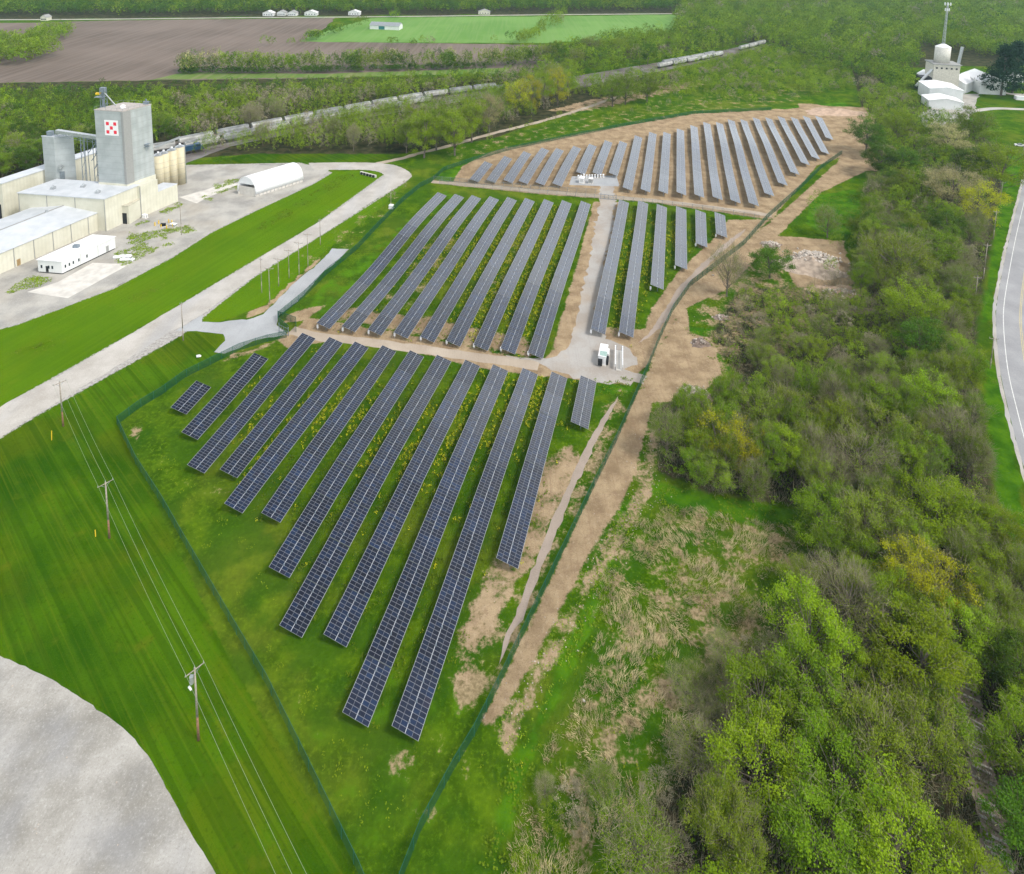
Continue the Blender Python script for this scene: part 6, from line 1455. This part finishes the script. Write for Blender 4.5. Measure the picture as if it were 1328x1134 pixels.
m.build('support_leg', MAT['steel'], dc)
# mast
mp_ = at(1221,80); mh = ztop(mp_, 4); ms_ = empty('radio_mast', mp_); tag(ms_, 'tall grey lattice radio mast with antennas above the far woodland', 'mast')
m = MB()
for k in range(3): a_ = k*2.094; m.tube((1.5*math.cos(a_), 1.5*math.sin(a_), 0), (.55*math.cos(a_), .55*math.sin(a_), mh), .22, n=4)
for k in range(int(mh/3)):
    for j in range(3):
        f_ = lambda z: 1.5-.95*z/mh; a_, b_ = j*2.094, (j+1)*2.094; z = k*3; m.tube((f_(z)*math.cos(a_), f_(z)*math.sin(a_), z), (f_(z+3)*math.cos(b_), f_(z+3)*math.sin(b_), z+3), .1, n=4)
m.build('lattice', MAT['galv'], ms_)
for z in (mh-1, mh-6):
    for j in range(6): a_ = j*1.047; q_ = 2.4 if z > mh-3 else 1.6; MB().box((q_*math.cos(a_), q_*math.sin(a_), z), (.6, .6, 2.4)).tube((0, 0, z), (q_*math.cos(a_), q_*math.sin(a_), z), .12, n=4).build('antenna', MAT['white'], ms_)
# houses and barn
hut('white_house', (1316,106), 11, 9, 4.5, 7.5, 'small white house between the dark conifers', 'house', .1, wins=3, roof=MAT['trim'])
hut('farm_shed', (1310,62), 16, 10, 4, 6, 'pale roofed house in the trees at the upper right edge', 'house', .2, wins=3, roof=MAT['galv'])
hut('farm_shed', (1324,64), 12, 10, 4, 6.5, 'second pale roofed house at the very right edge', 'house', .2, wins=3, roof=MAT['galv'])
hut('barn', (501,37.5), 13, 32, 4.2, 7, 'long white barn with teal door at the edge of the green field', 'barn', 1.45, roof=MAT['galv'])
bd = bpy.data.objects['barn']; MB().box((-6.56, 3, 1.9), (.12, 6.5, 3.4)).build('teal_door', simple('teal_paint', L(.03, .16, .16)), bd)
for (x, y), w_, lb, rf in (((349,20.5), 17, 'first white twin gabled house from the left on the country road', 'white'), ((366,20), 14, 'tan house between two white ones on the country road', 'trim'), ((380,20.3), 14, 'second tan house between two white ones on the country road', 'trim'), ((404,20), 20, 'white gabled house right of the tan ones on the country road', 'white'), ((460,19.5), 19, 'white house alone left of the barn on the country road', 'white'), ((628,18.5), 20, 'grey roofed house by the dark trees on the country road', 'trim'), ((60,26.5), 9, 'pale pink house at the far left behind the brown field', 'trim')):
    hut('white_house' if rf == 'white' else 'farmhouse', (x, y), w_*.72, 8, 3.6, 6.2, lb, 'house', 0, wall=MAT['white_clad'] if 'white' in lb else MAT['cream'], roof=MAT[rf], wins=4)
cabinet('tank_skid', (1323,129.5), (6,4,2.2), 'white trailer on the lawn right of the grain works', louvre=False)
ribbon('farm_drive', smooth_line(W([(1292,115),(1305,121),(1328,123),(1400,124)])), -2.5, 2.5, .02, MAT['road']); ribbon('farm_drive', smooth_line(W([(1255,145),(1290,141),(1328,142),(1400,144)])), -2.5, 2.5, .02, MAT['road'])
sheet('works_yard', [(1190,150),(1240,122),(1270,122),(1262,150),(1240,165),(1200,165)], .01, MAT['yard'], .5, 5)
# parked cars near the road bend
for (x, y), mt, lb in (((1322,190), MAT['white'], 'white car parked where the road bends'),):
    o = empty('parked_car', at(x, y), 1.2); tag(o, lb, 'car'); b = MB().box((0, 0, .7), (1.8, 4.4, .7)).build('body', mt, o); c_ = MB(); c_.quadbox([(-.8, -1.3, 1.05), (.8, -1.3, 1.05), (.8, 1.2, 1.05), (-.8, 1.2, 1.05)], [(-.65, -.9, 1.5), (.65, -.9, 1.5), (.65, .7, 1.5), (-.65, .7, 1.5)]); c_.build('cabin', MAT['glass'], o)
    for s_ in (-1, 1):
        for t in (-1.4, 1.4): MB().tube((s_*.78, t, .35), (s_*.95, t, .35), .34, n=12).build('wheel', MAT['dark'], o)
# ------------------------------------------------------------------ air
hz = NT('air_haze'); hz.t.nodes.remove(hz.b); vp = hz.n('VolumePrincipled'); vp.inputs['Density'].default_value = .000085; vp.inputs['Color'].default_value = (.55, .82, .92, 1); vp.inputs['Anisotropy'].default_value = .2
hz.l(vp.outputs[0], hz.t.nodes['Material Output'].inputs['Volume'])
hb_ = MB().box((0, 2600, 59), (11000, 7400, 122)); o = hb_.build('haze', hz.m); tag(o, kind='stuff')
